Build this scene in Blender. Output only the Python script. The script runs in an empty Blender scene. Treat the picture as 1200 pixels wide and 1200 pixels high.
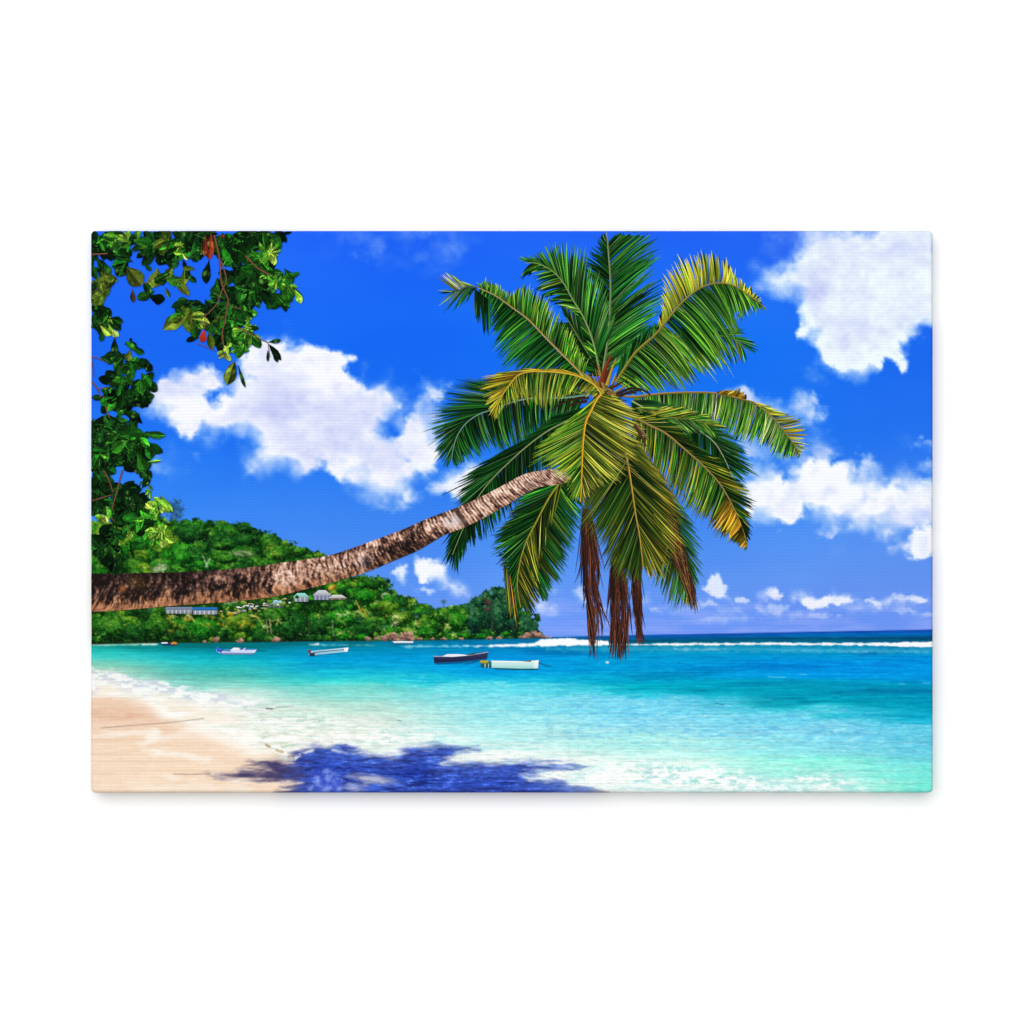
import bpy, math, random
import numpy as np

random.seed(7)
S = 0.001                      # one unit of the layout below = 1 mm on the print
X0, X1, Y0, Y1 = 106.4, 1093.6, 270.3, 929.3     # edges of the canvas in layout units
KEXP = 1.23                    # light level the inks are balanced for
C = bpy.context.scene.collection

# ------------------------------------------------------------------ helpers
def lin(c):
    c = np.clip(np.asarray(c, float) / 255.0, 0, 1)
    return np.where(c <= 0.04045, c / 12.92, ((c + 0.055) / 1.055) ** 2.4) / KEXP

def hash2(ix, iy, seed):
    h = (ix.astype(np.int64) * 374761393 + iy.astype(np.int64) * 668265263 + seed * 974634777) & 0xFFFFFFFF
    h = ((h ^ (h >> 13)) * 1274126177) & 0xFFFFFFFF
    h = h ^ (h >> 16)
    return (h & 0xFFFF) / 65535.0

def vnoise(x, y, seed):
    xi, yi = np.floor(x), np.floor(y)
    fx, fy = x - xi, y - yi
    fx = fx * fx * fx * (fx * (fx * 6 - 15) + 10); fy = fy * fy * fy * (fy * (fy * 6 - 15) + 10)
    xi = xi.astype(np.int64); yi = yi.astype(np.int64)
    a, b = hash2(xi, yi, seed), hash2(xi + 1, yi, seed)
    c, d = hash2(xi, yi + 1, seed), hash2(xi + 1, yi + 1, seed)
    return (a + (b - a) * fx) * (1 - fy) + (c + (d - c) * fx) * fy

def fbm(x, y, octv=4, seed=0, gain=0.5):            # about -1 .. 1
    s, amp, tot = 0, 1.0, 0
    for o in range(octv):
        s = s + amp * (vnoise(x * 2 ** o + 17.3 * o, y * 2 ** o - 9.1 * o, seed + o * 31) * 2 - 1)
        tot += amp; amp *= gain
    return s / tot * 1.6

def sstep(a, b, x):
    t = np.clip((x - a) / (b - a), 0, 1)
    return t * t * (3 - 2 * t)

def mixc(a, b, t):
    return a + (b - a) * t[..., None]

def poly_sd(X, Y, pts):                              # signed distance, positive inside
    pts = np.array(pts, float); n = len(pts)
    d = np.full(X.shape, 1e9); inside = np.zeros(X.shape, bool)
    for i in range(n):
        (ax, ay), (bx, by) = pts[i], pts[(i + 1) % n]
        ex, ey = bx - ax, by - ay
        wx, wy = X - ax, Y - ay
        t = np.clip((wx * ex + wy * ey) / (ex * ex + ey * ey + 1e-9), 0, 1)
        d = np.minimum(d, (wx - ex * t) ** 2 + (wy - ey * t) ** 2)
        if abs(ey) > 1e-9:
            cond = ((ay <= Y) & (by > Y)) | ((by <= Y) & (ay > Y))
            inside ^= cond & (X < ax + (Y - ay) / ey * ex)
    return np.sqrt(d) * np.where(inside, 1, -1)

def catmull(pts, n):
    P = np.array(pts, float)
    if len(P) < 3:
        t = np.linspace(0, 1, n)[:, None]; return P[0] + (P[-1] - P[0]) * t
    P = np.vstack([2 * P[0] - P[1], P, 2 * P[-1] - P[-2]])
    out = []
    for i in range(1, len(P) - 2):
        for t in np.linspace(0, 1, 14, endpoint=False):
            a, b, c, d = P[i - 1], P[i], P[i + 1], P[i + 2]
            out.append(0.5 * (2 * b + (c - a) * t + (2 * a - 5 * b + 4 * c - d) * t * t + (3 * b - a - 3 * c + d) * t ** 3))
    out.append(P[-2]); out = np.array(out)
    seg = np.r_[0, np.cumsum(np.hypot(*np.diff(out, axis=0).T))]
    s = np.linspace(0, seg[-1], n)
    return np.c_[np.interp(s, seg, out[:, 0]), np.interp(s, seg, out[:, 1])]

# ------------------------------------------------------------------ mapping onto the stretched canvas
RC, RB = 5.0, 4.4              # corner radius, radius of the folded edge
def to_world(px, py, lift):
    px = np.asarray(px, float).copy(); py = np.asarray(py, float).copy()
    cx, cy = (X0 + X1) / 2, (Y0 + Y1) / 2
    hx, hy = (X1 - X0) / 2, (Y1 - Y0) / 2
    dx, dy = np.clip(px - cx, -hx, hx), np.clip(py - cy, -hy, hy)
    qx, qy = np.abs(dx) - (hx - RC), np.abs(dy) - (hy - RC)
    l = np.hypot(np.maximum(qx, 0), np.maximum(qy, 0))
    corner = (qx > 0) & (qy > 0) & (l > RC)
    f = np.where(corner, RC / np.maximum(l, 1e-9), 1)
    dx = np.where(corner, np.sign(dx) * (hx - RC + np.maximum(qx, 0) * f), dx)
    dy = np.where(corner, np.sign(dy) * (hy - RC + np.maximum(qy, 0) * f), dy)
    qx, qy = np.abs(dx) - (hx - RC), np.abs(dy) - (hy - RC)
    sd = RC - np.hypot(np.maximum(qx, 0), np.maximum(qy, 0)) - np.minimum(np.maximum(qx, qy), 0)
    sd = np.clip(sd, 0, RB)
    dep = RB - np.sqrt(np.maximum(RB * RB - (RB - sd) ** 2, 0))
    # the cloth is never perfectly flat: millimetre waves along the edge
    return (dx + cx - 600) * S, dep * S - lift, (600 - dy - cy) * S

def new_mesh(name, V, F, col, mat, parent):
    V = np.asarray(V, np.float32); F = np.asarray(F, np.int32)
    me = bpy.data.meshes.new(name)
    me.vertices.add(len(V)); me.vertices.foreach_set('co', V.ravel())
    k = F.shape[1]
    me.loops.add(F.size); me.loops.foreach_set('vertex_index', F.ravel())
    me.polygons.add(len(F)); me.polygons.foreach_set('loop_start', np.arange(0, F.size, k, dtype=np.int32))
    me.update(calc_edges=True)
    a = me.color_attributes.new('ink', 'FLOAT_COLOR', 'POINT')
    a.data.foreach_set('color', np.c_[lin(col), np.ones(len(V))].astype(np.float32).ravel())
    me.materials.append(mat)
    o = bpy.data.objects.new(name, me); C.objects.link(o)
    if parent: o.parent = parent
    return o

# ------------------------------------------------------------------ materials
def ink_material(name, weave=1.0):
    m = bpy.data.materials.new(name); m.use_nodes = True
    nt = m.node_tree; N = nt.nodes; L = nt.links
    bs = N['Principled BSDF']; bs.inputs['Roughness'].default_value = 0.75
    bs.inputs['Specular IOR Level'].default_value = 0.02
    at = N.new('ShaderNodeAttribute'); at.attribute_name = 'ink'
    tc = N.new('ShaderNodeTexCoord')
    def threads(axis, scale):
        w = N.new('ShaderNodeTexWave'); w.wave_type = 'BANDS'; w.bands_direction = axis; w.wave_profile = 'SIN'
        w.inputs['Scale'].default_value = scale; w.inputs['Distortion'].default_value = 1.6
        w.inputs['Detail'].default_value = 2.0; w.inputs['Detail Scale'].default_value = 0.25
        L.new(tc.outputs['Object'], w.inputs['Vector']); return w.outputs['Fac']
    sc = 2 * math.pi / 20 / (3.7 * S) 
    a, b = threads('Z', sc), threads('X', sc)
    mul = N.new('ShaderNodeMath'); mul.operation = 'MULTIPLY'; L.new(a, mul.inputs[0]); mul.inputs[1].default_value = 0.72
    mu2 = N.new('ShaderNodeMath'); mu2.operation = 'MULTIPLY_ADD'; L.new(b, mu2.inputs[0]); mu2.inputs[1].default_value = 0.28
    L.new(mul.outputs[0], mu2.inputs[2])
    rng = N.new('ShaderNodeMapRange'); rng.inputs['To Min'].default_value = 1 - 0.055 * weave; rng.inputs['To Max'].default_value = 1 + 0.03 * weave
    L.new(mu2.outputs[0], rng.inputs['Value'])
    vm = N.new('ShaderNodeVectorMath'); vm.operation = 'SCALE'
    L.new(at.outputs['Color'], vm.inputs[0]); L.new(rng.outputs[0], vm.inputs['Scale'])
    L.new(vm.outputs[0], bs.inputs['Base Color'])
    bp = N.new('ShaderNodeBump'); bp.inputs['Strength'].default_value = 0.06; bp.inputs['Distance'].default_value = 0.0004
    L.new(mu2.outputs[0], bp.inputs['Height']); L.new(bp.outputs[0], bs.inputs['Normal'])
    return m
INK = ink_material('printed_canvas_cloth')

# ------------------------------------------------------------------ the thing
root = bpy.data.objects.new('canvas_print', None); C.objects.link(root)
root.location = (0, 0, 0); root.empty_display_size = 0.1
root['label'] = 'wide frameless canvas print of a leaning palm over a turquoise beach, on white wall'
root['category'] = 'canvas print'

# ================================================================== raster part of the print
gx = np.arange(0, 989) / 988.0 * (X1 - X0) + X0
gy = np.arange(0, 661) / 660.0 * (Y1 - Y0) + Y0
GX, GY = np.meshgrid(gx, gy)
img = np.zeros(GX.shape + (3,))
lab = np.zeros(GX.shape, np.int32)
LAB = {0: ('printed_sky', 'deep blue sky of the print')}

def win(x0, y0, x1, y1):
    i0, i1 = np.searchsorted(gx, x0), np.searchsorted(gx, x1)
    j0, j1 = np.searchsorted(gy, y0), np.searchsorted(gy, y1)
    return slice(max(j0, 0), min(j1 + 1, len(gy))), slice(max(i0, 0), min(i1 + 1, len(gx)))

def columns(cols):
    """colour field from columns of (y, rgb) stops"""
    xs = [c[0] for c in cols]; ys = np.arange(Y0 - 20, Y1 + 20, 1.0)
    tab = np.array([[np.interp(ys, [s[0] for s in c[1]], [s[1][k] for s in c[1]]) for k in range(3)] for c in cols])  # col,3,y
    def f(X, Y):
        xi = np.clip(np.interp(X, xs, np.arange(len(xs))), 0, len(xs) - 1.0001)
        i = xi.astype(int); fx = xi - i; fx = fx * fx * (3 - 2 * fx)
        yi = np.clip(Y - ys[0], 0, len(ys) - 1.001); j = yi.astype(int); fy = yi - j
        out = np.zeros(X.shape + (3,))
        for k in range(3):
            t = tab[:, k]
            v0 = t[i, j] * (1 - fy) + t[i, j + 1] * fy
            v1 = t[np.minimum(i + 1, len(xs) - 1), j] * (1 - fy) + t[np.minimum(i + 1, len(xs) - 1), j + 1] * fy
            out[..., k] = v0 * (1 - fx) + v1 * fx
        return out
    return f

# ---- sky
sky = columns([
    (106, [(270, (29, 97, 246)), (400, (25, 103, 242)), (520, (33, 117, 244)), (600, (57, 135, 244)), (680, (84, 149, 244)), (745, (114, 153, 246))]),
    (500, [(270, (29, 99, 246)), (400, (21, 107, 244)), (520, (33, 117, 242)), (600, (61, 135, 243)), (680, (88, 147, 242)), (745, (112, 151, 246))]),
    (800, [(270, (31, 97, 243)), (400, (19, 113, 244)), (520, (27, 119, 242)), (600, (63, 137, 243)), (680, (94, 149, 242)), (745, (110, 149, 245))]),
    (1093, [(270, (41, 93, 236)), (400, (25, 103, 238)), (520, (39, 117, 240)), (600, (77, 141, 241)), (680, (100, 149, 240)), (745, (108, 147, 243))])])
img[:] = sky(GX, GY)
img += (fbm(GX / 160, GY / 90, 3, 5) * 5)[..., None] * np.array([0.8, 1.0, 0.5])

ncl = [0]
def cloud(pts, soft=5, amp=9, freq=22, op=1.0, lo=(188, 196, 244), hi=(252, 253, 255), dabs=(), sd=1, part=True, shade0=0.55, label=None, thin=0.0, stretch=1.0, mk=1.0, grow=0.0):
    pts = np.array(pts, float); pad = soft + amp + 8
    w = win(pts[:, 0].min() - pad, pts[:, 1].min() - pad, pts[:, 0].max() + pad, pts[:, 1].max() + pad)
    X, Y = GX[w], GY[w]
    wx = X + fbm(X / 30, Y / 26, 3, sd * 7 + 3) * amp * 0.7; wy = Y + fbm(X / 30, Y / 26, 3, sd * 7 + 90) * amp * 0.7
    d = poly_sd(wx, wy, pts)
    n = fbm(X / freq / stretch, Y / freq, 5, sd * 13, 0.55)
    e = d + amp * n * 0.9 + grow
    mist = np.clip(.9 + 1.3 * fbm(X / 42, Y / 34, 3, sd * 17 + 5), .45, 2.6) * mk
    a = sstep(-1.2, 2.3, e / (soft * mist))
    a = a * np.clip(1 - thin * (0.5 - 0.9 * fbm(X / freq / 1.6 / stretch, Y / freq / 1.6, 4, sd * 3 + 1)), 0, 1)
    sh = shade0 + .08 + 0.26 * fbm(X / 40, Y / 30, 5, sd * 5 + 11, 0.62) + 0.16 * fbm(X / 11, Y / 9, 4, sd + 77, .6)
    sh = sh - 0.25 * np.clip((d - 4) / 60, 0, 0.5) + 0.25 * sstep(12, 0, np.abs(e - 5))
    # tops are lit, undersides greyer
    for (x, y, rx, ry, s) in dabs:
        sh = sh + s * np.exp(-(((wx - x) / rx) ** 2 + ((wy - y) / ry) ** 2))
    col = mixc(np.array(lo, float), np.array(hi, float), np.clip(sh, 0, 1))
    img[w] = mixc(img[w], col, np.clip(a * op, 0, 1))
    if part:
        ncl[0] += 1; k = 100 + ncl[0]
        LAB[k] = ('printed_cloud', label)
        lab[w] = np.where(a * op > 0.42, k, lab[w])
    return

# faint wisps along the top
cloud([(388, 268), (452, 268), (455, 285), (445, 300), (420, 290), (395, 285)], 14, 12, 20, 0.42, thin=0.9, sd=21, part=False)
cloud([(462, 268), (530, 268), (536, 290), (515, 300), (492, 306), (468, 295)], 14, 12, 20, 0.62, thin=0.8, sd=22, label='faint wispy cloud at the top edge of the print')
cloud([(900, 270), (925, 268), (922, 290), (905, 300)], 10, 10, 14, 0.35, thin=0.9, sd=23, part=False)
# big cloud on the left
cloud([(180, 477), (188, 447), (215, 440), (243, 438), (259, 450), (250, 464), (262, 474), (274, 463), (293, 443), (289, 419), (303, 403), (333, 397), (357, 407), (377, 413), (407, 430), (427, 448), (450, 450), (455, 473), (446, 493), (453, 514), (468, 512), (473, 495), (488, 476), (507, 483), (515, 513), (511, 548), (494, 554), (473, 545), (470, 565), (478, 577), (458, 578), (442, 581), (420, 573), (397, 557), (377, 543), (340, 546), (300, 543), (293, 533), (312, 522), (293, 509), (260, 511), (227, 503), (208, 490), (187, 484)],
      10, 11, 22, 0.98, mk=.8, grow=5, lo=(194, 200, 244), hi=(251, 251, 255), sd=31, shade0=0.66,
      dabs=[(370, 520, 40, 16, -0.25), (320, 480, 30, 14, -0.25), (410, 490, 26, 22, -0.12), (380, 440, 40, 20, 0.22), (235, 480, 40, 14, 0.18), (420, 555, 30, 18, 0.2), (500, 520, 16, 18, 0.25), (330, 535, 30, 8, 0.15), (345, 460, 16, 9, -.2)],
      label='big white cloud left of the palm crown')
cloud([(446, 446), (480, 466), (515, 470), (518, 540), (480, 548), (450, 520)], 12, 12, 16, 0.5, thin=.8, sd=32, part=False)
cloud([(427, 582), (440, 580), (455, 592), (462, 597), (445, 598), (432, 592)], 6, 6, 12, 0.55, thin=0.5, sd=33, part=False)
cloud([(489, 440), (500, 446), (512, 452), (527, 450), (526, 462), (508, 466), (498, 460)], 5, 6, 10, 0.8, thin=0.4, sd=34, label='small cloud scrap beside the left fronds')
cloud([(425, 425), (432, 430), (430, 440), (424, 436)], 4, 5, 8, 0.35, thin=.6, sd=35, part=False)
cloud([(462, 448), (475, 452), (478, 462), (466, 464)], 5, 6, 9, 0.45, thin=.6, sd=36, part=False)
cloud([(494, 575), (514, 562), (528, 548), (545, 538), (566, 537), (575, 560), (545, 586), (515, 582)], 5, 8, 15, 0.97, sd=37, shade0=0.85, label='white cloud behind the trunk and left fronds')
cloud([(182, 530), (200, 530), (212, 543), (206, 552), (186, 552)], 9, 8, 14, 0.42, thin=.5, sd=38, part=False)
cloud([(222, 530), (232, 532), (230, 540)], 5, 5, 9, 0.3, thin=.5, sd=39, part=False)
# top right
cloud([(945, 262), (933, 283), (930, 297), (928, 309), (915, 315), (897, 316), (892, 331), (900, 343), (916, 349), (925, 350), (929, 364), (937, 377), (934, 393), (945, 397), (952, 410), (968, 420), (985, 433), (1006, 433), (1027, 424), (1041, 419), (1053, 428), (1062, 420), (1054, 405), (1078, 394), (1084, 386), (1105, 376), (1105, 262)],
      8, 9, 18, 0.99, mk=.8, grow=3, lo=(188, 196, 244), hi=(242, 252, 254), sd=41, shade0=0.86,
      dabs=[(950, 342, 22, 20, -0.55), (1065, 294, 34, 10, -0.32), (1000, 380, 50, 20, -0.2), (960, 372, 14, 18, -0.2), (1080, 310, 20, 8, -.2), (1010, 340, 30, 16, -.12), (1060, 350, 26, 16, 0.12), (945, 378, 10, 14, 0.4), (1000, 420, 30, 8, 0.15)],
      label='huge white cloud filling the upper right corner')
cloud([(944, 430), (960, 432), (962, 445), (950, 446)], 5, 6, 9, 0.3, thin=.6, sd=43, part=False)
# right middle
cloud([(856, 460), (866, 452), (877, 450), (895, 464), (915, 472), (930, 466), (950, 464), (967, 484), (956, 494), (935, 487), (905, 490), (870, 480)], 6, 8, 14, 0.86, thin=.35, sd=51, label='ragged cloud above the right frond')
cloud([(858, 506), (900, 500), (945, 512), (968, 514), (986, 535), (970, 541), (940, 538), (912, 545), (880, 545), (860, 530)], 7, 9, 16, 0.7, thin=.45, sd=52, lo=(170, 176, 240), label='thin cloud just below the right frond')
cloud([(872, 548), (907, 551), (920, 566), (937, 550), (960, 545), (990, 546), (1002, 560), (1027, 555), (1045, 567), (1067, 560), (1090, 567), (1102, 575), (1102, 605), (1070, 612), (1048, 622), (1020, 616), (995, 612), (972, 606), (955, 600), (945, 594), (927, 607), (902, 610), (880, 605), (868, 580)],
      8, 10, 16, 0.99, grow=4, lo=(190, 200, 247), hi=(250, 252, 255), sd=53, shade0=0.9, dabs=[(965, 580, 14, 8, -.35), (990, 603, 40, 6, -.35), (1040, 612, 30, 7, -.35), (900, 580, 20, 18, .2), (1080, 600, 16, 8, -.3)],
      label='long white cloud right of the palm crown')
cloud([(957, 622), (968, 614), (980, 610), (984, 620), (975, 627), (960, 628)], 5, 6, 9, 0.7, thin=.3, sd=54, label='small cloud under the long white cloud')
cloud([(1045, 638), (1064, 626), (1093, 616), (1102, 616), (1102, 650), (1070, 650), (1055, 643)], 5, 7, 12, 0.95, sd=55, shade0=.85, label='white cloud at the right edge above the horizon')
cloud([(1060, 520), (1075, 515), (1100, 518), (1100, 535), (1085, 530), (1068, 528)], 6, 8, 10, 0.5, thin=.6, sd=56, part=False)
cloud([(1072, 545), (1085, 540), (1100, 545), (1100, 556), (1078, 555)], 5, 7, 10, 0.55, thin=.5, sd=57, part=False)
cloud([(1000, 530), (1015, 533), (1030, 540), (1028, 547), (1012, 544)], 5, 6, 9, 0.55, thin=.4, sd=58, part=False)
cloud([(978, 640), (990, 638), (992, 647), (980, 648)], 5, 5, 8, 0.25, thin=.5, sd=59, part=False)
cloud([(950, 432), (960, 438), (956, 442)], 5, 5, 8, 0.2, sd=60, part=False)
# haze of low cloud along the horizon
w = win(440, 690, 1094, 746); X, Y = GX[w], GY[w]
hz = sstep(690, 716, Y) * sstep(0.1, 0.9, 0.45 + 0.55 * fbm(X / 55, Y / 9, 5, 8, .6)) * 0.55
img[w] = mixc(img[w], np.array([150., 172, 248]), hz)
low = [([(827, 690), (835, 668), (847, 680), (857, 702), (842, 701)], .85, 'pointed cloud rising beside the right dead frond'),
       ([(890, 700), (897, 690), (907, 687), (922, 700), (905, 704)], .95, 'small puffy cloud on the horizon'),
       ([(929, 700), (945, 695), (958, 700), (975, 692), (1005, 702), (990, 707), (960, 710), (947, 714)], .95, 'long puffy cloud low over the horizon'),
       ([(1008, 704), (1020, 699), (1036, 703), (1052, 697), (1075, 697), (1087, 705), (1070, 709), (1020, 710)], .8, 'cloud bank low over the horizon at the right edge'),
       ([(860, 702), (868, 699), (874, 704), (866, 706)], .7, None), ([(885, 712), (900, 708), (925, 710), (915, 716), (890, 717)], .45, None),
       ([(780, 716), (800, 712), (825, 714), (815, 720), (790, 720)], .45, None), ([(840, 716), (860, 712), (870, 716), (850, 720)], .5, None),
       ([(1040, 716), (1060, 712), (1080, 716), (1060, 720)], .35, None), ([(672, 690), (682, 687), (690, 698), (688, 714), (676, 704)], .75, None),
       ([(752, 698), (760, 696), (760, 706), (753, 706)], .6, None), ([(762, 713), (772, 711), (775, 716), (764, 717)], .5, None),
       ([(985, 712), (1010, 708), (1040, 711), (1030, 717), (995, 717)], .5, None), ([(915, 722), (950, 718), (985, 721), (960, 726), (925, 726)], .35, None), ([(800, 726), (850, 722), (890, 725), (850, 729)], .35, None),
       ([(810, 706), (826, 702), (840, 706), (830, 711), (815, 711)], .5, None), ([(1060, 722), (1085, 718), (1100, 722), (1080, 726)], .35, None),
       ([(627, 711), (634, 705), (648, 713), (649, 719), (634, 719)], .9, 'small white cloud just right of the headland'),
       ([(638, 690), (648, 687), (654, 692), (646, 696)], .6, None), ([(700, 710), (715, 712), (720, 718), (704, 720)], .4, None)]
for i, (p, o, l) in enumerate(low):
    cloud(p, 3.5, 4.5, 8, o, lo=(170, 180, 244), hi=(244, 246, 255), sd=61 + i, shade0=.8, label=l, part=l is not None, dabs=[(p[0][0] + 10, max(q[1] for q in p), 30, 4, -.3)])
# under the trunk
cloud([(455, 670), (463, 662), (476, 664), (477, 674), (474, 684), (466, 676)], 4, 5, 9, 0.85, sd=81, shade0=.8, label='small puff of cloud right under the trunk')
cloud([(480, 671), (487, 655), (495, 652), (505, 660), (514, 660), (522, 668), (530, 684), (544, 690), (548, 701), (532, 700), (520, 690), (512, 680), (494, 680)], 4, 6, 11, 0.96, sd=82, shade0=.88, dabs=[(540, 698, 12, 6, -.5)], label='bright white cloud between the trunk and the wooded hill')
cloud([(487, 688), (498, 691), (510, 695), (500, 697)], 4, 5, 8, 0.6, sd=83, part=False)
for k in list(LAB):
    if k and LAB[k][1] is None: pass

# ---- sea
hor = lambda x: np.interp(x, [106, 360, 640, 760, 1093], [754.5, 751.5, 746.4, 743.9, 737.6])
sea = columns([
    (106, [(754, (12, 150, 140)), (762, (30, 185, 178)), (770, (70, 214, 205)), (777, (120, 205, 182)), (785, (160, 205, 185)), (800, (225, 232, 222)), (829, (246, 244, 236)), (929, (246, 240, 228))]),
    (250, [(752, (0, 112, 120)), (760, (0, 128, 142)), (768, (6, 168, 186)), (776, (30, 200, 206)), (788, (70, 186, 176)), (800, (110, 206, 192)), (810, (185, 228, 218)), (828, (226, 236, 224)), (850, (240, 240, 230)), (929, (245, 240, 230))]),
    (400, [(750, (0, 112, 138)), (760, (0, 138, 178)), (772, (0, 158, 216)), (784, (10, 178, 216)), (795, (50, 214, 216)), (805, (112, 216, 206)), (820, (165, 226, 214)), (840, (208, 232, 216)), (860, (238, 242, 232)), (929, (240, 240, 234))]),
    (600, [(746, (0, 95, 150)), (757, (0, 132, 186)), (770, (0, 148, 222)), (785, (0, 156, 226)), (796, (14, 186, 226)), (805, (88, 220, 236)), (820, (122, 222, 236)), (850, (170, 236, 238)), (875, (196, 240, 236)), (892, (236, 246, 240)), (929, (228, 236, 236))]),
    (760, [(743, (22, 62, 170)), (747, (0, 98, 172)), (751, (0, 78, 108)), (758, (0, 140, 175)), (768, (0, 150, 206)), (780, (0, 152, 216)), (795, (0, 164, 206)), (808, (0, 174, 196)), (815, (26, 198, 220)), (821, (108, 214, 240)), (845, (142, 220, 240)), (870, (176, 242, 236)), (895, (220, 250, 240)), (929, (236, 246, 240))]),
    (950, [(739, (22, 60, 166)), (744, (0, 106, 190)), (748.5, (0, 74, 112)), (756, (0, 140, 180)), (764, (0, 148, 200)), (776, (0, 146, 226)), (792, (0, 152, 230)), (800, (0, 154, 192)), (825, (0, 162, 184)), (833, (46, 200, 220)), (840, (108, 214, 236)), (860, (128, 212, 238)), (880, (142, 232, 234)), (890, (144, 246, 226)), (910, (160, 238, 226)), (929, (214, 242, 236))]),
    (1093, [(737, (22, 60, 166)), (743, (0, 106, 190)), (748, (0, 70, 108)), (760, (0, 138, 190)), (775, (0, 146, 226)), (795, (0, 146, 224)), (806, (0, 146, 190)), (830, (0, 152, 184)), (840, (16, 180, 214)), (848, (92, 210, 236)), (875, (98, 200, 226)), (895, (120, 230, 224)), (929, (124, 236, 214))])])
w = win(100, 734, 1100, 935); X, Y = GX[w], GY[w]
far = np.clip((Y - 738) / 120, 0, 1)
wy = Y + fbm(X / 70, Y / 7, 4, 301) * (0.8 + 7.5 * far) * sstep(757, 800, Y)
sc = sea(X, wy)
st = fbm(X / 44, Y / (1.6 + 1.8 * far), 4, 302, .6); st2 = fbm(X / 14, Y / 2.0, 3, 303, .6); st3 = fbm(X / 130, Y / 9, 3, 304)
lum = sc.sum(-1) / 765
sc += (st * 12 + st2 * 7)[..., None] * np.array([.35, 1, .9])
dk = sstep(0.1, 0.7, st3) * sstep(757, 764, Y) * sstep(0.62, 0.4, lum)
sc = mixc(sc, sc * np.array([.6, .80, .88]), dk * .75)
lt = sstep(0.15, 0.8, -st3) * sstep(762, 775, Y) * sstep(0.62, 0.4, lum)
sc = mixc(sc, sc * .8 + np.array([0, 44, 48.]), lt * .55)
# speckled chop in the pale shallows
shal = sstep(0.52, 0.62, lum) * sstep(300, 520, X)
chop = fbm(X / 7 + Y / 9, Y / 2.2, 4, 305, .65)
sc = mixc(sc, np.array([96., 184, 234]), shal * sstep(-0.1, 1.0, chop) * .60 * sstep(560, 700, X) * sstep(890, 850, Y))
sc = mixc(sc, np.array([215., 250, 250]), shal * sstep(0.0, 1.3, -chop) * .34)
# fine bright and dark ripple lines everywhere in the shallows
rp = fbm(X / 18 + Y / 13, Y / 1.25, 3, 331, .7); rp2 = fbm(X / 5.5 - Y / 9, Y / 1.5, 3, 332, .7)
sc += (shal * (rp * 15 + rp2 * 11))[..., None] * np.array([1.1, .75, .6])
sc += ((1 - shal) * sstep(758, 775, Y) * (rp * 9 + rp2 * 6))[..., None] * np.array([.4, 1, 1.0])
# foam streaks near the beach
fo = fbm(X / 26, Y / 3.4, 5, 306, .65) + 0.5 * fbm(X / 9, Y / 3, 4, 307, .6)
fm = sstep(-20, 30, poly_sd(X, Y, [(106, 790), (200, 806), (300, 820), (420, 842), (560, 868), (700, 885), (830, 892), (1000, 912), (1040, 940), (90, 940)]))
fo = fo + .35 * rp + .25 * rp2
sc = mixc(sc, np.array([255., 255, 252]), fm * sstep(-0.15, 0.55, fo) * .95)
sc = mixc(sc, np.array([178., 206, 180]), fm * sstep(0.2, 1.1, -fo) * .75 * sstep(520, 330, X))
sc = mixc(sc, np.array([176., 226, 236]), fm * sstep(0.15, 1.0, -fo) * .6 * sstep(400, 600, X))
# lacy foam patches at the bottom
lf = fbm(X / 11, Y / 4.2, 5, 341, .65) + .4 * fbm(X / 4, Y / 2, 3, 342, .6)
for (x0, y0, rx, ry, k) in [(800, 908, 70, 12, .9), (850, 915, 50, 8, .9), (960, 914, 40, 7, .8), (760, 900, 60, 10, .6), (900, 924, 80, 6, .7), (700, 910, 60, 14, .6), (560, 886, 60, 7, .5), (440, 866, 80, 10, .55), (350, 846, 70, 10, .5), (1066, 925, 9, 3, .9), (1040, 916, 14, 3, .5), (280, 826, 60, 8, .5)]:
    mk = np.exp(-(((X - x0) / rx) ** 2 + ((Y - y0) / ry) ** 2))
    sc = mixc(sc, np.array([255., 255, 255]), sstep(.0, .35, lf + mk * 1.1 - .75) * k * sstep(.12, .5, mk))
    sc = mixc(sc, np.array([150., 205, 205]), sstep(.0, .5, -lf + mk * .8 - .75) * k * .45 * sstep(.12, .5, mk))
# wash-line edge facing the beach
ed = poly_sd(X, Y, [(100, 782), (131, 786), (154, 794), (173, 797), (201, 802), (227, 807), (300, 818), (360, 826), (360, 945), (100, 945)]) + 3.5 * fbm(X / 12, Y / 6, 4, 308)
band = sstep(-2, 3, ed) * sstep(26, 8, ed) * sstep(330, 230, X)
sc = mixc(sc, mixc(np.array([208., 212, 226]), np.array([255., 254, 252]), sstep(-.5, .4, fbm(X / 10, Y / 4, 4, 309))), band * .85)
band2 = sstep(8, 22, ed) * sstep(330, 230, X)
sc = mixc(sc, mixc(np.array([248., 234, 216]), np.array([255., 254, 248]), sstep(-.6, .5, fbm(X / 30, Y / 3.5, 5, 310, .6))), band2 * .8)
a = sstep(-0.6, 0.6, Y - hor(X))
img[w] = mixc(img[w], np.clip(sc, 0, 255), a)
LAB[1] = ('printed_sea', 'turquoise sea of the print'); lab[w] = np.where(Y > hor(X), 1, lab[w])
LAB[2] = ('printed_breaker', 'white breaker line across the horizon water')
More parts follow.
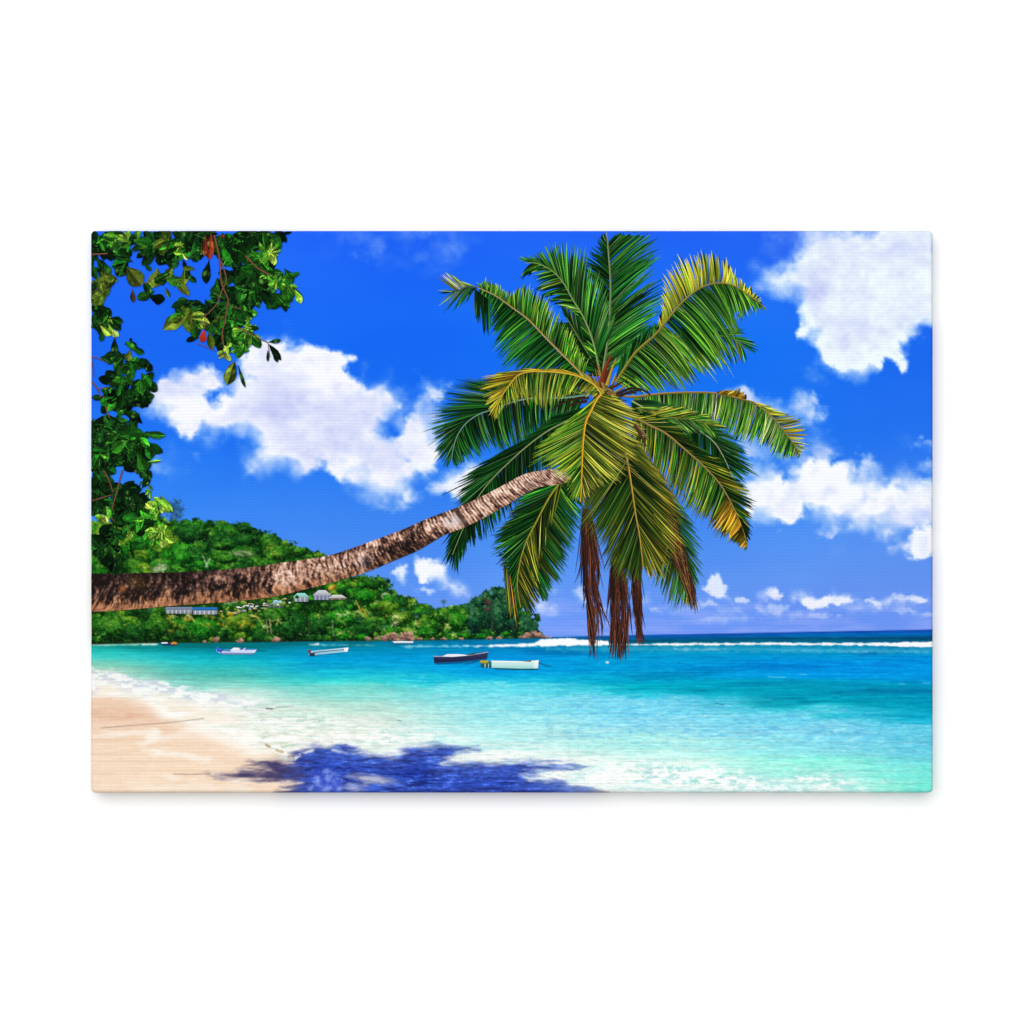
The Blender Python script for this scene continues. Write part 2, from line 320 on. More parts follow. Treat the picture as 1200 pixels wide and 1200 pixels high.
# breakers
def breaker(pts, soft, seed, col=(252, 253, 255), op=1, part=False):
    p = np.array(pts, float); ww = win(p[:, 0].min() - 10, p[:, 1].min() - 8, p[:, 0].max() + 10, p[:, 1].max() + 8)
    X, Y = GX[ww], GY[ww]
    d = poly_sd(X, Y, pts) + (1.0 * fbm(X / 6, Y / 4, 4, seed)) * soft
    al = sstep(-soft, soft, d) * op
    img[ww] = mixc(img[ww], np.array(col, float), al)
    if part: lab[ww] = np.where(al > .5, 2, lab[ww])
breaker([(640, 759), (800, 758), (1094, 760), (1094, 766), (800, 763), (640, 762)], 2.0, 400, (60, 170, 205), .6)
breaker([(540, 756.6), (600, 755), (626, 753.5), (632, 749.5), (645, 748.6), (656, 747.6), (668, 749), (690, 749.6), (712, 751.5), (716, 756), (640, 757.2), (560, 758)], 1.0, 401, part=True)
breaker([(712, 754.6), (757, 754.8), (775, 754.0), (900, 753.3), (1000, 753.6), (1050, 753.2), (1062, 752.0), (1094, 752.2), (1094, 758.8), (1058, 757.8), (1030, 756.4), (900, 755.6), (780, 756.3), (712, 755.4)], .7, 402, part=True)
breaker([(790, 760), (850, 760.5), (840, 762), (795, 762)], 1.5, 403, (150, 205, 230), .6)
breaker([(470, 757), (540, 756), (560, 758), (480, 759)], 1.2, 404, (150, 215, 235), .7)
breaker([(900, 762), (1000, 762), (1093, 763.5), (1000, 764)], 1.5, 405, (120, 200, 230), .5)
breaker([(106, 754.8), (150, 754.4), (200, 753), (160, 756), (106, 757)], .9, 406, (190, 225, 205), .8)
breaker([(362, 754.3), (374, 754), (374, 756.4), (362, 756.4)], .7, 407, (235, 245, 250), .95)
breaker([(374, 755), (430, 755), (440, 757), (380, 757)], .9, 408, (150, 220, 230), .6)
breaker([(166, 754), (185, 754), (185, 756), (166, 756)], .7, 409, (225, 245, 240), .9)

# ---- beach
w = win(100, 795, 380, 935); X, Y = GX[w], GY[w]
d = poly_sd(X, Y, [(90, 812), (140, 815), (170, 824), (192, 841), (215, 849), (245, 855), (268, 868), (300, 880), (335, 889), (352, 899), (352, 945), (90, 945)])
d = d + 5 * fbm(X / 40, Y / 5, 5, 501, .6)
a = sstep(-7, 10, d)
sn = fbm(X / 60, Y / 3.0, 4, 502, .6)
sand = mixc(np.array([238., 206, 180]), np.array([247., 222, 196]), np.clip(sstep(820, 905, Y) * .9 + .16 * sn + .06, 0, 1))
sand = mixc(sand, np.array([226., 184, 156]), .75 * np.exp(-(((X - 138) / 52) ** 2 + ((Y - 836 - .05 * (X - 106)) / 7) ** 2) + .5 * fbm(X / 14, Y / 4, 3, 509)))
sand += (fbm(X / 3, Y / 2, 3, 503) * 3.5 + fbm(X / 18, Y / 1.3, 3, 508) * 6)[..., None] * np.array([.7, 1, 1.1])
for (x0, y0, x1, y1, r, s) in [(106, 862, 180, 857, 4, .55), (170, 872, 182, 860, 4, .6), (180, 880, 240, 888, 5, .75), (182, 868, 240, 852, 5, .5), (200, 912, 300, 916, 3, .5), (150, 921, 290, 925, 5, .35), (240, 858, 300, 880, 10, .8), (106, 816, 170, 816, 4, .35)]:
    ex, ey = x1 - x0, y1 - y0; t = np.clip(((X - x0) * ex + (Y - y0) * ey) / (ex * ex + ey * ey), 0, 1)
    dd = np.hypot((X - x0 - ex * t) * .5, Y - y0 - ey * t) + 3 * fbm(X / 20, Y / 5, 4, 504)
    sand = mixc(sand, np.array([254., 249, 240]), s * sstep(r * 1.4, 0, dd))
for (x0, y0, rx, ry) in [(125, 884, 40, 1.6), (118, 907, 26, 1.6), (130, 868, 30, 1.3), (170, 892, 60, 1.2), (190, 903, 60, 1.0)]:
    sand = mixc(sand, np.array([216., 176, 144]), .26 * np.exp(-(((X - x0) / rx) ** 2 + ((Y - y0) / ry) ** 2)))
img[w] = mixc(img[w], np.clip(sand, 0, 255), a)
LAB[3] = ('printed_beach', 'pinkish sand in the lower left corner of the print'); lab[w] = np.where(a > .5, 3, lab[w])
def stroke(pts, wd, col, op=1, soft=.8):
    p = np.array(pts, float); ww = win(p[:, 0].min() - 5, p[:, 1].min() - 5, p[:, 0].max() + 5, p[:, 1].max() + 5)
    X, Y = GX[ww], GY[ww]; d = np.full(X.shape, 1e9)
    for (ax, ay), (bx, by) in zip(p[:-1], p[1:]):
        t = np.clip(((X - ax) * (bx - ax) + (Y - ay) * (by - ay)) / ((bx - ax) ** 2 + (by - ay) ** 2), 0, 1)
        d = np.minimum(d, np.hypot(X - ax - (bx - ax) * t, Y - ay - (by - ay) * t))
    img[ww] = mixc(img[ww], np.array(col, float), sstep(wd / 2 + soft, wd / 2 - soft, d) * op)
stroke([(119, 853), (150, 850.5), (185, 848), (215, 845), (239, 842)], .8, (140, 108, 98), .75)
stroke([(312, 830.3), (319, 830.8)], 1.3, (70, 66, 66), .9)
stroke([(319, 830.5), (345, 827)], .6, (110, 120, 120), .5)
stroke([(312, 873), (316, 875)], 3, (170, 155, 120), .8); stroke([(324, 879), (331, 881)], 3, (196, 178, 140), .8)
stroke([(340, 887), (355, 884)], 6, (214, 200, 172), .8)
for p in [[(956, 781), (958, 782)], [(973, 857), (976, 857)], [(822, 809), (827, 808.5)], [(795, 777), (797, 777)], [(745, 798), (752, 797)], [(838, 824), (848, 826)], [(466, 844), (470, 845)]]:
    stroke(p, .9, (20, 80, 100), .6, .6)
stroke([(711, 776.3), (712.4, 776.3)], 2.2, (245, 250, 250), .95)
for (x, y, l) in [(1090, 800, 9), (1060, 801, 6), (920, 793, 20), (945, 790, 8)]:
    stroke([(x - l, y), (x, y + .4)], .8, (170, 225, 245), .6)

# ---- the shade of the crown on water and sand
w = win(195, 866, 725, 935); X, Y = GX[w], GY[w]
sh1 = [(340, 892), (350, 880), (366, 874), (403, 875), (427, 884), (455, 885), (470, 881), (493, 876), (520, 874), (560, 876), (540, 882), (527, 890), (520, 896), (545, 895), (600, 893.5), (635, 895), (660, 896), (690, 894.5), (702, 897), (668, 903), (632, 906), (612, 909), (617, 913), (655, 915), (690, 920), (719, 928), (724, 940), (322, 940), (322, 929), (340, 922), (352, 918), (320, 916), (290, 914), (262, 911), (248, 907), (262, 905.5), (288, 903), (318, 904), (300, 899), (288, 896), (300, 892.5), (320, 892)]
d = poly_sd(X + 6 * fbm(X / 18, Y / 6, 4, 601), Y + 3 * fbm(X / 24, Y / 5, 4, 602), sh1)
a = sstep(-6, 6.5, d + 3.2 * fbm(X / 16, Y / 2.6, 5, 603, .6))
tx = fbm(X / 22, Y / 3.0, 5, 604, .65) + .4 * fbm(X / 6, Y / 2.5, 3, 605)
t3 = fbm(X / 9, Y / 1.5, 4, 612, .65)
colr = mixc(np.array([24., 40, 122]), np.array([62., 104, 236]), np.clip(.42 + .46 * tx + .36 * t3, 0, 1))
colr = mixc(colr, np.array([150., 176, 250]), sstep(.7, 1.4, t3 + .5 * tx) * .5)
colr = mixc(colr, np.array([56., 44, 82]), sstep(375, 318, X + 12 * fbm(X / 14, Y / 4, 4, 606)) * .85)
fl = sstep(0, 10, poly_sd(X, Y, [(360, 900), (385, 898), (404, 912), (405, 935), (358, 935)]) + 5 * fbm(X / 9, Y / 7, 4, 607))
colr = mixc(colr, mixc(np.array([60., 84, 205]), np.array([140., 166, 248]), sstep(-.6, .8, fbm(X / 7, Y / 6, 4, 608))), fl * .8)
pw = np.exp(-(((X - 434) / 24) ** 2 + ((Y - 913 - (X - 434) * .12) / 4.5) ** 2)) + .7 * np.exp(-(((X - 416) / 12) ** 2 + ((Y - 922) / 5) ** 2))
colr = mixc(colr, np.array([206., 206, 222]), np.clip(pw + .25 * fbm(X / 10, Y / 3, 3, 609) * (pw > .1), 0, .85))
tipd = np.exp(-(((X - 712) / 16) ** 2 + ((Y - 926) / 6) ** 2)); colr = mixc(colr, np.array([120., 106, 100]), np.clip(tipd, 0, .8))
ins = sstep(3, 30, d)
al = a * (.90 + .1 * ins)
fr = sstep(620, 690, X) * .3
img[w] = mixc(img[w], np.clip(colr, 0, 255), np.clip(al - fr * (1 - ins), 0, 1))
LAB[4] = ('printed_shadow', 'blue shadow of the palm crown across foam and sand'); lab[w] = np.where(al > .5, 4, lab[w])
# rim of bright foam at the head of the shade
w = win(345, 868, 440, 900); X, Y = GX[w], GY[w]
dd = np.abs(Y - np.interp(X, [345, 360, 375, 392, 410, 425], [889, 881, 878.5, 879.5, 883, 886]) + 1.5 * fbm(X / 8, Y / 5, 3, 611))
img[w] = mixc(img[w], np.array([246., 248, 255]), sstep(3.6, .4, dd) * sstep(430, 380, X) * .8 * sstep(-.5, .5, fbm(X / 7, Y / 5, 3, 613) + .3 * (X < 360)))
stroke([(203, 907), (222, 907.6), (236, 907), (247, 907.4)], .7, (110, 84, 80), .75)

# ---- wooded hill and headland
ridge = [(100, 612), (140, 608), (180, 604), (196, 609), (217, 610), (236, 608), (250, 612), (262, 611), (271, 615), (283, 611), (294, 612), (300, 620), (315, 622), (329, 629), (348, 639), (360, 643), (376, 646), (392, 652), (396, 668), (405, 678), (420, 674), (432, 674), (452, 678), (459, 685), (457, 690), (467, 694), (480, 700), (487, 704), (500, 709), (510, 713), (520, 712), (535, 711), (545, 709), (552, 703), (562, 699), (566, 691), (575, 691), (585, 687), (595, 689), (608, 697), (616, 711), (623, 719), (631, 725), (634, 737), (637, 746), (645, 747.6), (610, 748.5), (500, 750.5), (360, 752), (160, 754.2), (100, 755.5)]
w = win(100, 590, 655, 760); HX, HY = GX[w], GY[w]
hd = poly_sd(HX, HY, ridge)
hn = 3.4 * fbm(HX / 6, HY / 5, 4, 701, .6) * (HY < 740) + 5.5 * fbm(HX / 4, HY / 5, 3, 705, .65) * sstep(548, 566, HX) * (HY < 738)
ha = sstep(-1.0, 1.0, hd + hn)
himg = np.zeros(HX.shape + (3,)); himg[:] = (14, 56, 14)
himg += (fbm(HX / 5, HY / 4, 4, 702) * 16)[..., None] * np.array([.8, 1, .5])
fine = fbm(HX / 2.6, HY / 2.2, 3, 703, .7); fine2 = fbm(HX / 5.5, HY / 4.5, 3, 704, .6)
hx0, hy0 = gx[w[1]][0], gy[w[0]][0]
def hwin(x0, y0, x1, y1):
    px = gx[1] - gx[0]; py = gy[1] - gy[0]
    return (slice(max(0, int((y0 - hy0) / py)), max(0, int((y1 - hy0) / py) + 2)), slice(max(0, int((x0 - hx0) / px)), max(0, int((x1 - hx0) / px) + 2)))
rr = random.Random(11)
PAL = {'n': ((4, 32, 10), (32, 96, 22), (108, 166, 50)), 'y': ((14, 48, 10), (72, 124, 24), (156, 184, 64)), 'd': ((4, 30, 12), (16, 74, 22), (56, 122, 44)),
       'b': ((4, 34, 26), (24, 82, 50), (92, 142, 92)), 'g': ((4, 44, 10), (22, 112, 20), (84, 176, 44)), 'w': ((40, 70, 30), (110, 140, 90), (190, 205, 160)), 'o': ((60, 56, 14), (150, 120, 30), (216, 180, 70))}
def crown(cx, cy, rx, ry, kind, op=1.0):
    ww = hwin(cx - rx * 1.4, cy - ry * 1.4, cx + rx * 1.4, cy + ry * 1.4)
    X, Y = HX[ww], HY[ww]
    if X.size == 0: return
    u, v = (X - cx) / rx, (Y - cy) / ry
    d = np.hypot(u, v) + .30 * fine2[ww] + .22 * fine[ww]
    al = sstep(1.05, .88, d) * op
    s = .50 - .52 * v - .10 * u + .30 * fine[ww] + .28 * fine2[ww] - .16 * d - .34 * sstep(.72, 1.0, d)
    c0, c1, c2 = [np.array(q, float) for q in PAL[kind]]
    cc = mixc(c0, c1, np.clip(s * 2, 0, 1)); cc = mixc(cc, c2, np.clip(s * 2 - 1, 0, 1))
    himg[ww] = mixc(himg[ww], cc, al)
yr = lambda x: np.interp(x, [100, 196, 260, 300, 350, 395, 420, 460, 510, 552, 590, 634], [604, 609, 611, 618, 640, 660, 675, 686, 713, 704, 688, 735])
items = []
for i in range(1150):
    x = rr.uniform(100, 640); y0 = yr(x); y = rr.uniform(y0 + 1, 750)
    if 193 < x < 410 and 690 < y < 720 and rr.random() < .6: continue
    f = (y - y0) / (752 - y0 + 1e-6)
    r = rr.uniform(3.6, 8.5) if x < 330 else rr.uniform(2.6, 6.8)
    r *= rr.uniform(1.2, 2.1) if y < 672 else rr.uniform(1.0, 1.5)
    k = rr.choices('nydgbwo', [5, 2.2, 2.6, 1.8, .6, .2, .06])[0]
    if x > 545: k = rr.choices('nydgb', [2, .6, 3, .5, 4])[0]
    if x < 200 and y < 670: k = rr.choices('yng', [3, 2, 2])[0]
    if 200 < x < 330 and y < 670: k = rr.choices('ndg', [4, 3, 1.2])[0]
    if 320 < x < 400 and y < 660: k = rr.choices('ny', [3, 2])[0]
    items.append((y, x, r, k))
items.sort()
for (y, x, r, k) in items:
    crown(x, y, r, r * rr.uniform(.6, .95), k)
# umbrella-shaped trees and single crowns one can make out
for (x, y, rx, ry, k) in [(262, 640, 16, 5, 'n'), (285, 650, 16, 4.5, 'w'), (265, 655, 18, 5.5, 'n'), (240, 662, 14, 7, 'g'), (225, 625, 22, 12, 'd'), (214, 655, 12, 10, 'g'), (312, 664, 18, 8, 'n'), (290, 618, 12, 7, 'd'),
                          (340, 735, 26, 17, 'd'), (322, 722, 18, 12, 'n'), (238, 738, 22, 13, 'g'), (280, 730, 17, 12, 'y'), (185, 735, 18, 14, 'n'), (130, 738, 24, 14, 'n'), (158, 742, 16, 11, 'd'), (400, 725, 20, 13, 'g'), (425, 740, 18, 10, 'd'), (440, 682, 16, 9, 'n'), (428, 700, 14, 10, 'g'), (455, 712, 14, 9, 'y'), (470, 725, 13, 9, 'y'), (372, 735, 13, 11, 'd'), (505, 735, 16, 9, 'n'), (500, 742, 12, 6, 'g'), (520, 722, 14, 9, 'n'), (537, 728, 13, 11, 'g'), (395, 742, 11, 6, 'g'), (424, 747, 9, 4, 'g'), (402, 746, 10, 4, 'g'), (545, 745, 10, 4, 'g'), (597, 742, 12, 5, 'g'), (563, 746, 9, 3.5, 'g')]:
    crown(x, y, rx, ry, k)
for (x, y, rx, ry) in [(570, 715, 12, 24), (556, 725, 9, 20), (585, 722, 11, 24), (577, 695, 9, 7), (589, 697, 8, 8), (602, 725, 10, 18), (616, 735, 9, 13), (628, 735, 6, 10), (562, 705, 8, 10), (595, 712, 9, 14)]:
    crown(x, y, rx, ry, 'b')
# clumps of small palms: bright star-shaped tufts
def hstroke(x0, y0, x1, y1, wd, col, op):
    ww = hwin(min(x0, x1) - 3, min(y0, y1) - 3, max(x0, x1) + 3, max(y0, y1) + 3); X, Y = HX[ww], HY[ww]
    if X.size == 0: return
    t = np.clip(((X - x0) * (x1 - x0) + (Y - y0) * (y1 - y0)) / ((x1 - x0) ** 2 + (y1 - y0) ** 2 + 1e-6), 0, 1)
    d = np.hypot(X - x0 - (x1 - x0) * t, Y - y0 - (y1 - y0) * t)
    himg[ww] = mixc(himg[ww], np.array(col, float), sstep(wd * .5 + .7, wd * .5 - .5, d) * op)
for i in range(46):
    x, y = rr.choice([(rr.uniform(370, 480), rr.uniform(715, 745)), (rr.uniform(440, 545), rr.uniform(722, 746)), (rr.uniform(200, 330), rr.uniform(718, 740))])
    col = rr.choice([(150, 170, 70), (180, 186, 100), (96, 140, 50), (206, 206, 150), (60, 110, 40)])
    for k in range(8):
        a_ = rr.uniform(0, 6.28); l = rr.uniform(3, 7)
        hstroke(x, y, x + math.cos(a_) * l, y + math.sin(a_) * l * .8 + 1, .9, col, .6)
for (x, y, x1, y1, c) in [(238, 652, 243, 664, (190, 196, 190)), (246, 655, 241, 664, (190, 190, 180)), (316, 725, 318, 742, (150, 140, 100)), (312, 728, 314, 740, (160, 150, 110)), (362, 722, 362, 748, (70, 60, 50)), (576, 705, 577, 740, (60, 60, 54)), (604, 715, 606, 735, (70, 66, 58)), (389, 727, 391, 745, (120, 120, 110)), (417, 704, 424, 718, (205, 170, 70)), (424, 712, 430, 722, (190, 150, 60)), (352, 663, 353, 672, (120, 130, 90))]:
    hstroke(x, y, x1, y1, 1.3, c, .8)
# flowering shrubs among the houses
for i in range(46):
    x = rr.uniform(195, 300); y = rr.uniform(715, 740)
    ww = hwin(x - 4, y - 4, x + 4, y + 4); al = np.exp(-(((HX[ww] - x) / 2.2) ** 2 + ((HY[ww] - y) / 1.8) ** 2))
    himg[ww] = mixc(himg[ww], np.array(rr.choice([(214, 170, 40), (200, 150, 50), (170, 170, 50), (120, 150, 50)]), float), al * .6)
# dark shore line under the trees, granite boulders
sh = sstep(749, 753, HY + (HX < 360) * 0 + 2.2 * fbm(HX / 7, HY / 5, 3, 720) + np.interp(HX, [100, 360, 640], [-2, 0, 3]))
himg = mixc(himg, np.array([30., 38, 22]), sh * .75)
h1 = fbm(HX / 1.35, HY / 1.2, 2, 761, .7); h2 = fbm(HX / 3.4, HY / 2.6, 3, 762, .65)
himg = himg * np.clip(1 + .15 * h1 + .22 * h2, .25, 2)[..., None]
himg = mixc(himg, himg * .3 + np.array([120., 150, 70]) * .7, sstep(.62, 1.1, h1 + .5 * h2) * .5)
himg = np.clip(himg, 0, 255)
img[w] = mixc(img[w], himg, ha)
LAB[5] = ('printed_hillside', 'wooded hill and headland behind the bay'); lab[w] = np.where(ha > .5, 5, lab[w])
def rock(cx, cy, rx, ry, seed, c=(196, 150, 130), dk=(70, 50, 46)):
    ww = win(cx - rx * 1.5, cy - ry * 1.6, cx + rx * 1.5, cy + ry * 1.6); X, Y = GX[ww], GY[ww]
    d = np.hypot((X - cx) / rx, (Y - cy) / ry) + .42 * fbm(X / 3, Y / 2.4, 3, seed)
    s = np.clip(.55 - .5 * (Y - cy) / ry + .15 * (X - cx) / rx + .35 * fbm(X / 2.5, Y / 2, 3, seed + 5), 0, 1)
    img[ww] = mixc(img[ww], mixc(np.array(dk, float), np.array(c, float), s), sstep(1.05, .85, d))
for i, (x, y, rx, ry) in enumerate([(281, 751, 4.5, 3), (323, 750, 5.5, 3.2), (253, 749, 4.5, 3.2), (240, 752, 2.5, 1.6), (431, 749, 4, 2.2), (441, 748, 3, 1.8), (452, 748, 6, 4), (461, 745, 6, 4.5), (470, 747, 7, 4.2), (478, 745, 6, 4.5), (466, 750, 7, 2.2), (482, 749, 5, 3), (492, 749, 4, 1.8), (508, 748.6, 4, 1.6), (520, 748.6, 3.5, 1.4), (573, 748, 4, 1.6), (584, 748, 4, 1.6), (618, 745, 5, 3), (627, 743, 6, 4), (634, 745, 5, 2.6), (642, 747, 4, 1.2), (612, 747, 4, 1.6), (540, 748.5, 3, 1.2)]):
    rock(x, y, rx, ry, 730 + i * 9)
for i, (x, y, rx, ry) in enumerate([(571, 706, 3, 5), (570, 714, 3, 3)]):
    rock(x, y, rx, ry, 830 + i, (92, 68, 64), (38, 34, 34))
# a far blue-green tree behind the ridge and a lone palm
w = win(190, 575, 225, 615); X, Y = GX[w], GY[w]
d = np.hypot((X - 206) / 10, (Y - 600) / 17) + .45 * fbm(X / 4, Y / 4, 4, 750, .65)
img[w] = mixc(img[w], mixc(np.array([22., 66, 110]), np.array([66., 112, 150]), np.clip(.5 + .6 * fbm(X / 3, Y / 3, 3, 751), 0, 1)), sstep(1, .7, d) * .85 * (lab[w] != 5))
stroke([(520, 704), (520, 712)], 1, (60, 80, 80), .8)
for a_ in range(9):
    stroke([(520, 705), (520 + 3.6 * math.cos(a_ * .7), 705 + 2.6 * math.sin(a_ * .7))], .8, (50, 92, 74), .7)
np.clip(img, 0, 255, out=img)

# reflections of the shore on the still water
w = win(106, 752, 480, 764); X, Y = GX[w], GY[w]
rf = sstep(764, 755, Y) * (lab[w] == 1) * sstep(-.4, .6, fbm(X / 30, Y / 2.5, 3, 760)) * sstep(480, 380, X) * .5
img[w] = mixc(img[w], np.array([6., 96, 88]), rf)

# split the raster into one mesh per printed element
xs_all, ys_all, zs_all = to_world(GX, GY, 0)
Vall = np.stack([xs_all, ys_all, zs_all], -1).reshape(-1, 3); Call = img.reshape(-1, 3)
ny, nx = GX.shape
idx = np.arange(ny * nx).reshape(ny, nx)
quads = np.stack([idx[:-1, :-1], idx[1:, :-1], idx[1:, 1:], idx[:-1, 1:]], -1)
cl = lab[:-1, :-1]
PARTS = {}
for k, (nm, lb) in LAB.items():
    q = quads[cl == k]
    if len(q) < 12: continue
    u, inv = np.unique(q, return_inverse=True)
    o = new_mesh(nm, Vall[u], inv.reshape(-1, 4), Call[u], INK, root)
    if lb: o['label'] = lb
    PARTS[k] = o

# body of the stretched canvas: folded sides and back
per = []
def arc(cx, cy, a0, a1):
    return [(cx + RC * math.cos(t), cy + RC * math.sin(t)) for t in np.linspace(a0, a1, 9)]
h = math.pi / 2
def run(p, q, n): return [(p[0] + (q[0] - p[0]) * t, p[1] + (q[1] - p[1]) * t) for t in np.linspace(0, 1, n)[1:-1]]
per += arc(X0 + RC, Y0 + RC, 2 * h, 3 * h); per += run((X0 + RC, Y0), (X1 - RC, Y0), 300)
per += arc(X1 - RC, Y0 + RC, 3 * h, 4 * h); per += run((X1, Y0 + RC), (X1, Y1 - RC), 200)
per += arc(X1 - RC, Y1 - RC, 0, h); per += run((X1 - RC, Y1), (X0 + RC, Y1), 300)
per += arc(X0 + RC, Y1 - RC, h, 2 * h); per += run((X0, Y1 - RC), (X0, Y0 + RC), 200)
per = np.array(per); n = len(per)
ci = np.clip(np.searchsorted(gx, per[:, 0]), 0, nx - 1); cj = np.clip(np.searchsorted(gy, per[:, 1]), 0, ny - 1)
ec = img[cj, ci]
deps = [RB, 9.0, 18.0, 30.0]
V, Cc = [], []
for dp in deps:
    V.append(np.c_[(per[:, 0] - 600) * S, np.full(n, dp * S), (600 - per[:, 1]) * S]); Cc.append(ec)
V = np.vstack(V); Cc = np.vstack(Cc); F = []
for r in range(len(deps) - 1):
    for i in range(n):
        j = (i + 1) % n; F.append((r * n + i, (r + 1) * n + i, (r + 1) * n + j, r * n + j))
new_mesh('canvas_side', V, F, Cc, INK, root)['label'] = 'folded cloth side of the stretched canvas'

# ================================================================== vector part of the print
LIFT = [0.00003]
class Layer:
    def __init__(self, rand=False): self.V, self.F, self.C, self.L = [], [], [], []; self.n = 0; self.k = 0; self.rand = rand; self.base = 0; self.span = 1e-5; self.rnd = random.Random(9)
    def strip(self, A, B, ca, cb=None, levels=20):
        """ribbon between two rows of points"""
        m = len(A); A = np.asarray(A); B = np.asarray(B)
        ca = np.broadcast_to(np.asarray(ca, float), (m, 3)); cb = ca if cb is None else np.broadcast_to(np.asarray(cb, float), (m, 3))
        b = self.n
        self.V.append(np.vstack([A, B])); self.C.append(np.vstack([ca, cb])); self.L.append(np.full(2 * m, self.lev()))
        for i in range(m - 1): self.F.append((b + i, b + i + 1, b + m + i + 1, b + m + i))
        self.n += 2 * m
    def next(self): self.k += 1
    def lev(self):                    # every stroke lies a few microns above or below its neighbours
        return self.base + self.rnd.random() * self.span if self.rand else self.base + self.k * 1.2e-6
    def poly(self, pts, col, col2=None):
        """closed outline as a fan, colour fades from top to bottom"""
        p = np.asarray(pts, float); c = p.mean(0); m = len(p); b = self.n
        col = np.asarray(col, float); col2 = col if col2 is None else np.asarray(col2, float)
        y0, y1 = p[:, 1].min(), p[:, 1].max(); P = np.vstack([p, c]); t = ((P[:, 1] - y0) / (y1 - y0 + 1e-6))[:, None]
        self.V.append(P); self.C.append(col + (col2 - col) * t); self.L.append(np.full(m + 1, self.lev()))
        for i in range(m): self.F.append((b + i, b + (i + 1) % m, b + m, b + m))
        self.n += m + 1; self.k += 1
    def build(self, name, parent, label=None):
        V = np.vstack(self.V); Cc = np.clip(np.vstack(self.C), 0, 255); L = np.concatenate(self.L)
        x, y, z = to_world(V[:, 0], V[:, 1], 0)
        lift = LIFT[0]; LIFT[0] += L.max() + 4e-6
        y = y - lift - L
        F = np.array(self.F); tri = F[:, 2] == F[:, 3]
        # turn every face to the viewer
        W = np.c_[x, y, z]
        me = bpy.data.meshes.new(name)
        faces = [tuple(f[:3]) if t else tuple(f) for f, t in zip(F.tolist(), tri)]
        me.from_pydata(W.tolist(), [], faces)
        a = me.color_attributes.new('ink', 'FLOAT_COLOR', 'POINT')
        a.data.foreach_set('color', np.c_[lin(Cc), np.ones(len(W))].astype(np.float32).ravel())
        me.materials.append(INK)
        o = bpy.data.objects.new(name, me); C.objects.link(o); o.parent = parent
        if label: o['label'] = label
        return o

def pick(pal, rnd):
    c = rnd.choices([p[0] for p in pal], [p[1] for p in pal])[0]
    return np.array(c, float)

def ribbon(L, pts, w0, w1, col, col2=None, n=24):
    P = catmull(pts, n); T = np.gradient(P, axis=0); T /= np.hypot(T[:, 0], T[:, 1])[:, None] + 1e-9
    N = np.c_[-T[:, 1], T[:, 0]]; w = np.linspace(w0, w1, n)[:, None] / 2
    L.strip(P - N * w, P + N * w, col, col if col2 is None else col2); L.next()

def side(L, R, tips, n, pal, rnd, rr=(0.0, .90), g=1.3, bend=.07, sag=0.02, w0=1.95, jit=3.8, tipcol=None, shrink=1.0, gaps=0.05, hilite=.1, start=0.0, fold=.46, dens=1.85):
    Tp = catmull(tips, 200); m = len(R) - 1
    ph = rnd.uniform(0, 6); n = int(n * dens)
    clump = [rnd.gauss(0, 1) for _ in range(n // 5 + 3)]
    for k in range(n):
        t = (k + .5 + rnd.uniform(-.4, .4)) / n
        u = rr[0] + (rr[1] - rr[0]) * t ** g
        i = min(int(u * m), m - 1); f = u * m - i
        b = R[i] * (1 - f) + R[i + 1] * f; tg = R[min(i + 2, m)] - R[max(i - 1, 0)]; tg = tg / (np.hypot(*tg) + 1e-9)
        if rnd.random() < gaps: continue
        cl = clump[k // 5]
        tt = np.clip(t + rnd.gauss(0, .008) + cl * .006, 0, 1) * 199; ti = min(int(tt), 198); e = Tp[ti] + (Tp[ti + 1] - Tp[ti]) * (tt - ti)
        e = b + (e - b) * shrink * (1 + rnd.gauss(0, .075) + cl * .03) + np.array([rnd.gauss(0, jit * .4), rnd.gauss(0, jit * .4)])
        d = e - b; ln = np.hypot(*d) + 1e-6
        c = b + d * .5 + tg * ln * bend * rnd.uniform(.3, 1.4) + np.array([0, -sag * ln])
        s = np.linspace(start, 1, 7)[:, None]
        P = (1 - s) ** 2 * b + 2 * s * (1 - s) * c + s * s * e
        T = np.gradient(P, axis=0); T /= np.hypot(T[:, 0], T[:, 1])[:, None] + 1e-9
        N = np.c_[-T[:, 1], T[:, 0]]
        wd = w0 * rnd.uniform(.7, 1.2) * (np.minimum(1, .45 + s * 2.2) * (1 - s ** 2.2) ** .8 + .06) / 2
        col = pick(pal, rnd) * (1 + .12 * math.sin(t * 17 + ph) + rnd.gauss(0, .20) + .10 * cl)
        if rnd.random() < hilite: col = col * .62 + np.array([215, 226, 190]) * .38; wd = wd * .62
        tc = col * .95 if tipcol is None else col * .4 + np.array(tipcol, float) * .6
        cc = col + (tc - col) * (s ** 2.5)
        cc = cc * (.66 + .44 * s ** .7)
        if rnd.random() < .5: N = -N
        L.strip(P - N * wd, P, cc * (1 - fold), cc * (1 - fold * .5)); L.strip(P, P + N * wd, cc * (1 + fold * .5), cc * (1 + fold * .25)); L.next()

